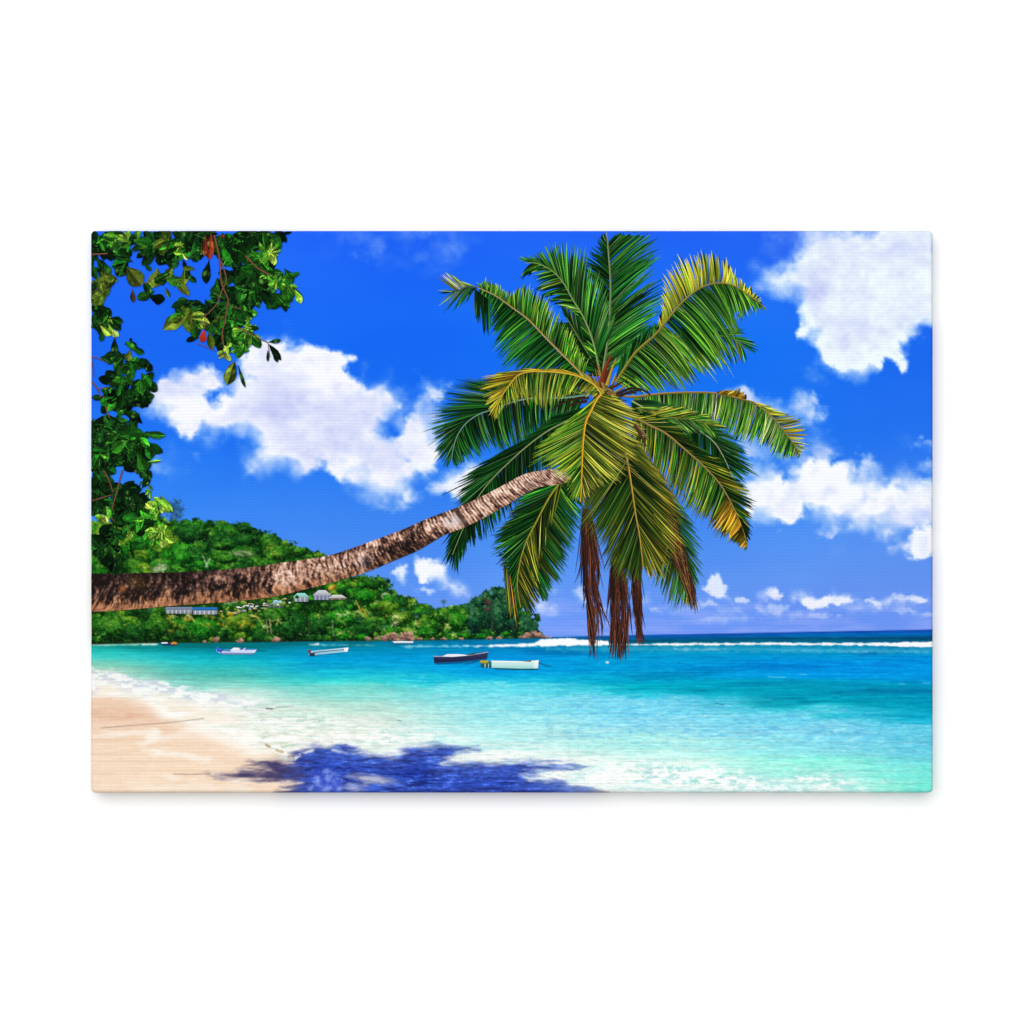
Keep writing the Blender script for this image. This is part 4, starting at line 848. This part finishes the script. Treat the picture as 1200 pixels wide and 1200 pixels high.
# ---- boats
boats = []
def boat(parts, label):
    o = None
    for nm, polys, lb in parts:
        L = Layer()
        for p in polys: L.poly(*p)
        ob = L.build(nm, root if o is None else o, lb)
        if o is None: o = ob; o['label'] = label; boats.append(o)
    return o
boat([('printed_boat', [([(253.5, 759.3), (258, 763), (301, 760.8), (299, 764.5), (296, 766.6), (262, 766.8), (256, 764.8), (253.5, 762.5)], (232, 240, 250), (190, 206, 240)), ([(256, 764.6), (298, 765), (296, 766.8), (262, 767)], (120, 140, 190))], None),
      ('bow_tarp', [([(253.3, 758.8), (256, 758), (260, 760.5), (260, 764.6), (255, 763.8), (253.3, 761)], (52, 120, 214), (30, 90, 190)), ([(260, 761.5), (284, 760), (300, 760.6), (300, 761.6), (262, 763)], (90, 140, 220))], 'blue cover over one end'),
      ('cargo', [([(270, 761.8), (274, 758.8), (280, 759), (284, 761), (288, 758.6), (286, 762.2), (271, 762.6)], (245, 246, 250), (214, 226, 240)), ([(281, 758.6), (283, 758.4), (285, 761.4), (282, 762)], (60, 120, 190))], 'white load piled amidships')],
     'white boat with a blue end, leftmost of the large boats')
boat([('printed_boat', [([(361.8, 763), (390, 760.4), (407.8, 758.6), (408.6, 759.4), (407.6, 763.6), (392, 765.2), (366, 768.2), (362.4, 768.2)], (196, 226, 240), (120, 180, 214)), ([(362.4, 765), (369, 764.6), (369, 768.6), (363, 768.8)], (56, 66, 90), (30, 40, 60)), ([(368, 764), (404, 760.6), (404, 761.4), (368, 765)], (64, 74, 96)), ([(403, 759.2), (408.4, 758.6), (407.6, 763.4), (404, 763.8)], (240, 246, 250))], None),
      ('outboard', [([(361, 761.6), (364, 761.2), (364.6, 764.6), (361.4, 765)], (150, 70, 60), (60, 50, 60))], 'reddish motor at the stern')],
     'pale blue boat on the right of the white one')
boat([('printed_boat', [([(508, 769.4), (530, 769), (552, 767.4), (572, 764), (570.4, 771.8), (545, 775), (524, 777), (509, 777.2)], (54, 58, 92), (26, 30, 66)), ([(508, 768.6), (530, 768.4), (552, 766.8), (572, 763.4), (572, 764.6), (552, 768.2), (530, 769.8), (508, 769.8)], (150, 160, 190)), ([(509, 776.4), (540, 775), (569, 771.6), (568, 773.4), (540, 777), (512, 778.4)], (10, 90, 140))], None),
      ('cargo', [([(518, 769), (524, 766.6), (534, 766.4), (545, 767), (548, 768), (530, 769.8)], (250, 250, 252), (220, 224, 236)), ([(548, 767.6), (556, 766), (560, 766.8), (550, 768.4)], (130, 120, 120)), ([(553, 765.6), (554.6, 765), (555, 767)], (40, 40, 50))], 'white load inside')],
     'dark navy rowing boat beside the white and teal one')
boat([('printed_boat', [([(576, 774.6), (612, 775.4), (631.4, 774), (630.4, 783.4), (612, 783.8), (576, 782.6)], (226, 244, 240), (150, 214, 214)), ([(626, 774.4), (631.4, 773.8), (630.4, 783.4), (625, 783.6)], (246, 250, 250), (200, 232, 236)), ([(576, 782.4), (612, 783.4), (630.6, 783.2), (630, 784.6), (606, 785), (580, 783.8)], (30, 90, 100)), ([(575, 774), (612, 774.8), (631, 773.6), (631, 774.6), (612, 775.8), (576, 775)], (250, 252, 250))], None),
      ('stern', [([(563, 776), (576, 775.4), (576, 782.4), (564, 781.6)], (60, 110, 100), (30, 74, 76)), ([(568, 777.5), (569, 777.5), (569, 782), (568, 782)], (180, 210, 200)), ([(572, 777.5), (573, 777.5), (573, 782.2), (572, 782.2)], (160, 200, 190))], 'dark green stern boards'),
      ('outboard', [([(562.2, 774.4), (567, 773.6), (573, 774.6), (571, 777), (564, 777.4)], (226, 196, 40), (150, 130, 30)), ([(566, 774), (567, 773), (570, 774)], (60, 60, 40))], 'yellow engine cover'),
      ('cargo', [([(613, 775), (617, 774), (623, 774.4), (622, 775.6)], (120, 100, 70))], None)],
     'white and teal boat with a yellow stern, nearest boat')
boat([('printed_boat', [([(460, 751.4), (470, 751), (484.6, 751.4), (484, 753.6), (462, 753.8)], (246, 250, 252), (190, 214, 226)), ([(461, 753.4), (484, 753.4), (484, 754.4), (461, 754.4)], (60, 110, 130))], None)], 'small white boat moored in front of the boulders')
boat([('printed_boat', [([(187.6, 753), (208, 753.4), (206, 756), (190, 756)], (30, 60, 130), (20, 40, 90)), ([(189, 752.8), (196, 752.4), (197, 754), (190, 754.4)], (226, 230, 240)), ([(200, 753.4), (204, 751.8), (208, 753), (207, 755), (201, 755.2)], (226, 160, 40), (190, 110, 40))], None)], 'tiny blue and orange boat close to the far shore')
for bo, p in ((boats[2], [(545, 778), (556, 776), (563, 774)]), (boats[3], [(631, 776), (638, 779), (646, 781)]), (boats[0], [(301, 761.5), (308, 762.5), (313, 762)])):
    LR = Layer(); ribbon(LR, p, .8, .6, (20, 100, 130)); LR.build('mooring_rope', bo)

# ---- almond leaves over the left and top edge
rn = random.Random(21)
KD = {'d': [(12, 48, 16), (20, 64, 20), (6, 28, 10), (28, 78, 26), (4, 20, 8)], 'm': [(28, 100, 24), (46, 124, 30), (22, 80, 20), (12, 48, 12)], 'l': [(88, 150, 40), (120, 176, 50), (66, 130, 34)], 'y': [(160, 206, 66), (186, 216, 92), (124, 184, 50)], 'o': [(70, 96, 24), (90, 108, 34), (54, 80, 20)], 'r': [(108, 40, 24), (92, 34, 22)], 'b': [(70, 50, 24)]}
def leaf(L, bx, by, ln, wd, ang, col, curl=0.0):
    s = np.linspace(0, 1, 12); ca, sa = math.cos(ang), math.sin(ang)
    e = rn.uniform(1.25, 1.75)                                  # broad rounded tip, narrow base
    prof = np.clip(np.sin(np.pi * s ** e), 0, 1) ** .7 * (1 + .07 * np.array([rn.uniform(-1, 1) for _ in s])); prof[0] = .06; prof[-1] = .12
    mid = np.c_[bx + ca * ln * s, by + sa * ln * s] + np.c_[-sa * s * s, ca * s * s] * curl * ln
    N = np.array([-sa, ca]); w = (prof * wd / 2)[:, None]
    col = np.asarray(col, float) * (1 + rn.gauss(0, .16)); f1, f2 = rn.uniform(.5, .9), rn.uniform(.95, 1.4)
    def mott(): return (np.linspace(rn.uniform(.6, 1), rn.uniform(.9, 1.3), 12) * (1 + .16 * np.array([rn.gauss(0, 1) for _ in s])))[:, None]
    asym = rn.uniform(.5, 1.0); asym2 = rn.uniform(.7, 1.0)
    if rn.random() < .5: f1, f2 = f2, f1
    hl = np.zeros((12, 3))
    if rn.random() < .18: a0 = rn.randint(2, 9); hl[a0:a0 + 2] = (76, 96, 44)
    q1, q2 = mid - N * w * asym * .5, mid + N * w * asym2 * .5
    L.strip(mid - N * w * asym, q1, col * f1 * mott() * .85, col * f1 * mott() + hl * .5); L.strip(q1, mid, col * f1 * mott() + hl * .5, col * f1 * mott())
    L.strip(mid, q2, col * f2 * mott(), col * f2 * mott() + hl); L.strip(q2, mid + N * w * asym2, col * f2 * mott() + hl, col * f2 * mott() * .8); L.next()
    if wd > 7:
        vw = .22; L.strip(mid[:-2] - N * vw, mid[:-2] + N * vw, np.clip(col * 1.25 + 10, 0, 230)); L.next()
def cluster(L, x, y, rx, ry, kinds, dens=1.0, size=1.0):
    k = 4.286; area = rx * ry
    n = max(2, int(area / 400 * dens))
    for i in range(n):
        a = rn.uniform(0, 6.283); r = math.sqrt(rn.random()) * .86
        cx, cy = x + rx * r * math.cos(a), y + ry * r * math.sin(a)
        ln = rn.uniform(13, 24) * size * min(1.0, .55 + max(rx, ry) / 110); ang = math.atan2(cy - y + ry * .35, cx - x) + rn.gauss(0, .7)
        kk = rn.choice(kinds); col = rn.choice(KD[kk])
        X, Y = P0[0] + cx / k, P0[1] + cy / k
        if kk in 'ly': ln *= rn.uniform(.5, .85)
        leaf(L, X - math.cos(ang) * ln * .5, Y - math.sin(ang) * ln * .5, ln, ln * rn.uniform(.45, .85), ang, col, rn.uniform(-.2, .2))
def one(L, x0, y0, x1, y1, wd, kind, curl=0):
    X, Y = P0[0] + x0 / 4.286, P0[1] + y0 / 4.286; X2, Y2 = P0[0] + x1 / 4.286, P0[1] + y1 / 4.286
    leaf(L, X, Y, math.hypot(X2 - X, Y2 - Y), wd / 4.286, math.atan2(Y2 - Y, X2 - X), rn.choice(KD[kind]), curl)
def twig(L, pts, w0, w1, c=(120, 78, 58)):
    T = Layer(); ribbon(T, [(P0[0] + x / 4.286, P0[1] + y / 4.286) for x, y in pts], w0, w1, np.array(c) * 1.15, np.array(c) * .6); L.append(T)

# dangling branch at the top
P0 = (96, 260)
L1, L2 = Layer(True), Layer(True); L1.span = L2.span = 4e-5
for a in [(110, 110, 80, 80, 'ddm'), (80, 190, 50, 90, 'dd'), (330, 130, 60, 80, 'dd'), (450, 130, 80, 80, 'ddm'), (560, 110, 70, 80, 'd'), (650, 90, 60, 60, 'dd'), (760, 130, 90, 90, 'ddm'), (870, 90, 90, 45, 'dm'), (960, 60, 50, 22, 'd'), (880, 240, 70, 60, 'd'), (850, 330, 110, 90, 'ddm'), (970, 370, 80, 55, 'dm'), (760, 260, 50, 60, 'd'), (690, 335, 60, 40, 'd'), (790, 420, 90, 50, 'd'), (630, 440, 70, 40, 'd'), (540, 430, 80, 45, 'd'), (640, 520, 60, 60, 'do'), (740, 500, 60, 50, 'dm'), (770, 600, 60, 60, 'dm'), (220, 200, 70, 40, 'dm'), (200, 90, 90, 50, 'ddm'), (380, 110, 90, 60, 'dd'), (560, 100, 120, 60, 'dd'), (690, 110, 70, 80, 'dd'), (820, 200, 80, 60, 'dd'), (900, 300, 80, 60, 'dd'), (720, 400, 60, 70, 'dd'), (600, 470, 80, 60, 'd'), (700, 560, 60, 60, 'd'), (60, 150, 30, 90, 'dd'), (930, 120, 50, 40, 'd')]:
    cluster(L1, *a)
L1.k += 1
for a in [(230, 100, 110, 60, 'mlly', .8), (130, 90, 60, 40, 'ml'), (450, 110, 60, 50, 'mo'), (510, 140, 40, 50, 'yl'), (760, 130, 70, 80, 'mmd'), (880, 80, 90, 40, 'mmd'), (940, 150, 55, 70, 'yymlml', 3.2), (990, 285, 75, 40, 'llymm', 3.2), (1040, 340, 40, 50, 'lm', 2), (900, 200, 60, 50, 'mm', 1.5), (850, 330, 90, 80, 'mmd', .6), (990, 385, 60, 40, 'mm'), (520, 500, 90, 50, 'oom'), (740, 480, 50, 40, 'm'), (820, 480, 60, 45, 'mml', 1.2), (850, 560, 45, 50, 'lylm', 2.6), (800, 590, 60, 60, 'mlm', 1.6), (770, 600, 55, 50, 'ml'), (730, 660, 70, 30, 'lyo', 1.2), (430, 285, 65, 25, 'mo'), (540, 250, 40, 40, 'mo'), (350, 370, 35, 45, 'dm'), (390, 300, 16, 60, 'dm'), (490, 290, 40, 24, 'm'), (790, 560, 40, 40, 'l')]:
    cluster(L2, *a)
for a in [(225, 225, 300, 320, 95, 'o'), (460, 280, 540, 370, 55, 'o'), (640, 190, 625, 310, 58, 'd'), (545, 395, 450, 430, 50, 'd'), (540, 450, 412, 540, 95, 'o'), (560, 450, 540, 555, 90, 'o'), (575, 470, 570, 590, 85, 'm'), (640, 550, 655, 640, 55, 'o'), (590, 580, 525, 600, 45, 'd'), (765, 700, 730, 818, 75, 'o'), (785, 720, 822, 832, 26, 'd'), (935, 605, 1000, 595, 30, 'd'), (940, 615, 1000, 695, 34, 'd'), (935, 640, 935, 702, 22, 'd'), (960, 640, 985, 705, 28, 'd'), (1070, 340, 1100, 410, 46, 'y'), (1040, 280, 1092, 255, 34, 'm'), (1040, 320, 1110, 385, 30, 'l'), (1000, 60, 1055, 50, 24, 'd'), (1020, 60, 1025, 105, 26, 'd'), (800, 90, 780, 215, 105, 'm'), (700, 100, 760, 200, 80, 'm'), (830, 300, 800, 420, 85, 'd'), (880, 330, 975, 415, 80, 'd'), (950, 360, 1045, 430, 70, 'm'), (255, 340, 262, 405, 34, 'b'), (690, 380, 640, 370, 30, 'd'), (420, 330, 440, 380, 26, 'o'), (310, 210, 350, 245, 26, 'd'), (510, 190, 520, 230, 24, 'd')]:
    one(L2, *a)
br1 = L1.build('printed_leafy_branch', root, 'printed almond branch dangling from the top edge with broad leaves')
T1 = []
for p, a, b in [([(660, 55), (690, 180), (700, 300), (735, 390)], 2.2, 1.8), ([(735, 390), (720, 490), (705, 560), (715, 640)], 1.8, 1.4), ([(700, 200), (725, 290), (700, 350), (672, 420), (600, 490)], 1.8, 1), ([(620, 460), (616, 540)], 1.2, 1), ([(820, 170), (880, 230), (945, 268)], 2.2, 1.6), ([(780, 530), (860, 570), (935, 608)], 1.3, 1), ([(935, 608), (945, 680)], .8, .6), ([(580, 610), (670, 648)], .9, .7), ([(250, 330), (255, 365)], .7, .7), ([(50, 165), (130, 160)], 2, 1.6), ([(735, 420), (800, 440)], 1, .7), ([(310, 310), (340, 300), (380, 270)], .8, .6)]:
    twig(T1, p, a, b)
l2 = L2.build('leaf_spray', br1, 'sunlit outer leaves of the dangling branch')
for T in T1: T.build('twig', br1)
LR = Layer()
one(LR, 650, 60, 640, 190, 70, 'r'); one(LR, 625, 70, 615, 170, 40, 'r'); one(LR, 690, 70, 718, 78, 18, 'r'); LR.build('red_leaf', br1, 'large rust-red leaf at the top edge')
LR = Layer(); LR.poly([(96 + x / 4.286, 260 + y / 4.286) for x, y in [(612, 540), (622, 560), (628, 590), (612, 606), (594, 600), (590, 580), (602, 560)]], (196, 60, 34), (150, 36, 20)); LR.build('red_leaf', br1, 'small red leaf hanging from a twig')

# branches along the left edge
L1, L2, T1 = Layer(True), Layer(True), []; L1.span = L2.span = 4e-5
for a in [(60, 330, 30, 60, 'do'), (90, 480, 55, 60, 'd'), (100, 565, 45, 40, 'd'), (230, 620, 26, 26, 'd'), (200, 700, 90, 40, 'dm'), (330, 730, 30, 30, 'd'), (200, 830, 100, 75, 'dd'), (310, 830, 55, 70, 'd'), (230, 900, 110, 40, 'dd')]:
    cluster(L1, *a)
for a in [(105, 330, 60, 90, 'oo', .7), (150, 520, 42, 50, 'mly'), (90, 470, 50, 40, 'mm', .7), (260, 650, 40, 34, 'om'), (240, 740, 85, 35, 'mm', .7), (220, 840, 80, 60, 'mm', .6), (280, 800, 50, 40, 'm', .6)]:
    cluster(L2, *a)
for a in [(70, 340, 60, 415, 70, 'o'), (140, 270, 120, 380, 60, 'o'), (130, 470, 195, 545, 55, 'm'), (145, 540, 185, 575, 40, 'y'), (165, 580, 168, 670, 46, 'd'), (310, 720, 355, 745, 50, 'd'), (240, 600, 250, 585, 20, 'd')]:
    one(L2, *a)
P0 = (96, 460)
for a in [(150, 40, 90, 50, 'dd'), (210, 40, 110, 50, 'dd'), (310, 40, 40, 55, 'd'), (150, 150, 70, 40, 'd', 1.9), (285, 140, 26, 50, 'd'), (90, 230, 60, 80, 'd', 1.9), (180, 230, 100, 70, 'dd', 1.9), (290, 280, 80, 60, 'dm'), (110, 330, 80, 80, 'dd', 1.9), (240, 340, 90, 60, 'd', 1.9), (320, 400, 45, 42, 'd'), (90, 470, 50, 60, 'd', 1.9), (90, 555, 55, 50, 'd', 1.9), (210, 490, 80, 40, 'd', 1.9), (290, 550, 70, 45, 'd', 1.9), (340, 610, 55, 45, 'd', 1.9), (250, 650, 80, 60, 'd'), (110, 790, 80, 60, 'd', 1.9), (170, 840, 50, 45, 'd'), (230, 560, 60, 60, 'd', 1.9), (150, 700, 60, 40, 'd'), (75, 280, 40, 130, 'd', 1.5), (80, 520, 45, 90, 'd', 1.5), (250, 610, 90, 60, 'd', 1.4), (160, 600, 60, 60, 'd')]:
    cluster(L1, *a)
for a in [(160, 40, 70, 40, 'm', .6), (200, 220, 90, 60, 'mm', .5), (290, 260, 80, 50, 'mm', .6), (120, 310, 70, 60, 'mml', .4), (310, 460, 26, 26, 'lm', 2), (345, 500, 34, 26, 'll', 2.4), (385, 565, 46, 50, 'llyl', 2.8, 1.3), (400, 715, 60, 46, 'llyl', 2.2, 1.3), (340, 730, 50, 50, 'mml', 1.6), (350, 640, 50, 40, 'ml', 1.5), (260, 650, 60, 50, 'mm', .6), (100, 620, 40, 30, 'ly'), (230, 690, 50, 30, 'my'), (220, 110, 30, 24, 'lm'), (120, 290, 20, 40, 'l')]:
    cluster(L2, *a)
for a in [(300, 205, 420, 215, 48, 'm'), (290, 250, 408, 300, 62, 'm'), (280, 310, 320, 400, 60, 'm'), (330, 350, 400, 342, 20, 'l'), (300, 390, 350, 430, 70, 'd'), (240, 740, 262, 835, 22, 'm')]:
    one(L2, *a)
br2 = L1.build('printed_leafy_branch', root, 'printed almond foliage hanging down along the left edge')
for p, a, b in [([(110, 20), (125, 90), (140, 130)], 1.8, 1.2), ([(260, 190), (265, 230)], 1, .8), ([(205, 390), (180, 480), (150, 590)], 1.8, 1.2), ([(110, 390), (140, 450), (155, 500)], 1.4, 1.2), ([(50, 545), (150, 515)], 1.6, 1.1), ([(120, 590), (165, 650)], 1.2, .8), ([(300, 600), (345, 560)], .9, .6)]:
    twig(T1, p, a, b)
P0 = (96, 260)
for p, a, b in [([(48, 680), (80, 685), (110, 700)], 1.6, 1), ([(48, 800), (80, 840), (95, 880)], 1.8, 1.4), ([(80, 840), (135, 832)], 1.2, .8), ([(50, 700), (62, 780)], 1.2, .8)]:
    twig(T1, p, a, b)
for T in T1: T.build('twig', br2)
L2.build('leaf_spray', br2, 'lighter outer leaves along the left edge')

# ================================================================== white wall behind
def wall():
    m = bpy.data.materials.new('white_wall_paint'); m.use_nodes = True
    N = m.node_tree.nodes; bs = N['Principled BSDF']
    nz = N.new('ShaderNodeTexNoise'); nz.inputs['Scale'].default_value = 60; nz.inputs['Detail'].default_value = 3
    bp = N.new('ShaderNodeBump'); bp.inputs['Strength'].default_value = .03; bp.inputs['Distance'].default_value = .001
    m.node_tree.links.new(nz.outputs['Fac'], bp.inputs['Height']); m.node_tree.links.new(bp.outputs[0], bs.inputs['Normal'])
    bs.inputs['Base Color'].default_value = (.85, .85, .85, 1); bs.inputs['Roughness'].default_value = .9; bs.inputs['Specular IOR Level'].default_value = .05
    me = bpy.data.meshes.new('wall'); y0, y1 = .0302, .10
    v = [(-6, y, z) for y in (y0, y1) for z in (-6, 6)] + [(6, y, z) for y in (y0, y1) for z in (-6, 6)]
    me.from_pydata(v, [], [(0, 4, 5, 1), (2, 3, 7, 6), (0, 1, 3, 2), (4, 6, 7, 5), (0, 2, 6, 4), (1, 5, 7, 3)])
    me.materials.append(m); o = bpy.data.objects.new('wall', me); C.objects.link(o); o['kind'] = 'structure'
wall()

# ================================================================== light and camera
def area(name, loc, size, power, target=(0, 0, 0)):
    l = bpy.data.lights.new(name, 'AREA'); l.shape = 'DISK'; l.size = size; l.energy = power
    o = bpy.data.objects.new(name, l); C.objects.link(o); o.location = loc
    from mathutils import Vector
    o.rotation_euler = (Vector(target) - Vector(loc)).to_track_quat('-Z', 'Y').to_euler()
area('key_softbox', (-1.6, -14.0, 3.2), 20.5, 3700)
w_ = bpy.data.worlds.new('World'); bpy.context.scene.world = w_; w_.use_nodes = True
w_.node_tree.nodes['Background'].inputs[0].default_value = (1, 1, 1, 1); w_.node_tree.nodes['Background'].inputs[1].default_value = .10

cam = bpy.data.cameras.new('camera'); co = bpy.data.objects.new('camera', cam); C.objects.link(co)
D = 3.0
co.location = (0, -D, 0); co.rotation_euler = (math.pi / 2, 0, 0)
cam.sensor_width = 36; cam.lens = 36 * D / 1.2; cam.clip_start = .05; cam.clip_end = 100
sc_ = bpy.context.scene; sc_.camera = co
sc_.view_settings.view_transform = 'Standard'; sc_.view_settings.look = 'None'; sc_.view_settings.exposure = 0; sc_.view_settings.gamma = 1
sc_.view_settings.use_curve_mapping = False
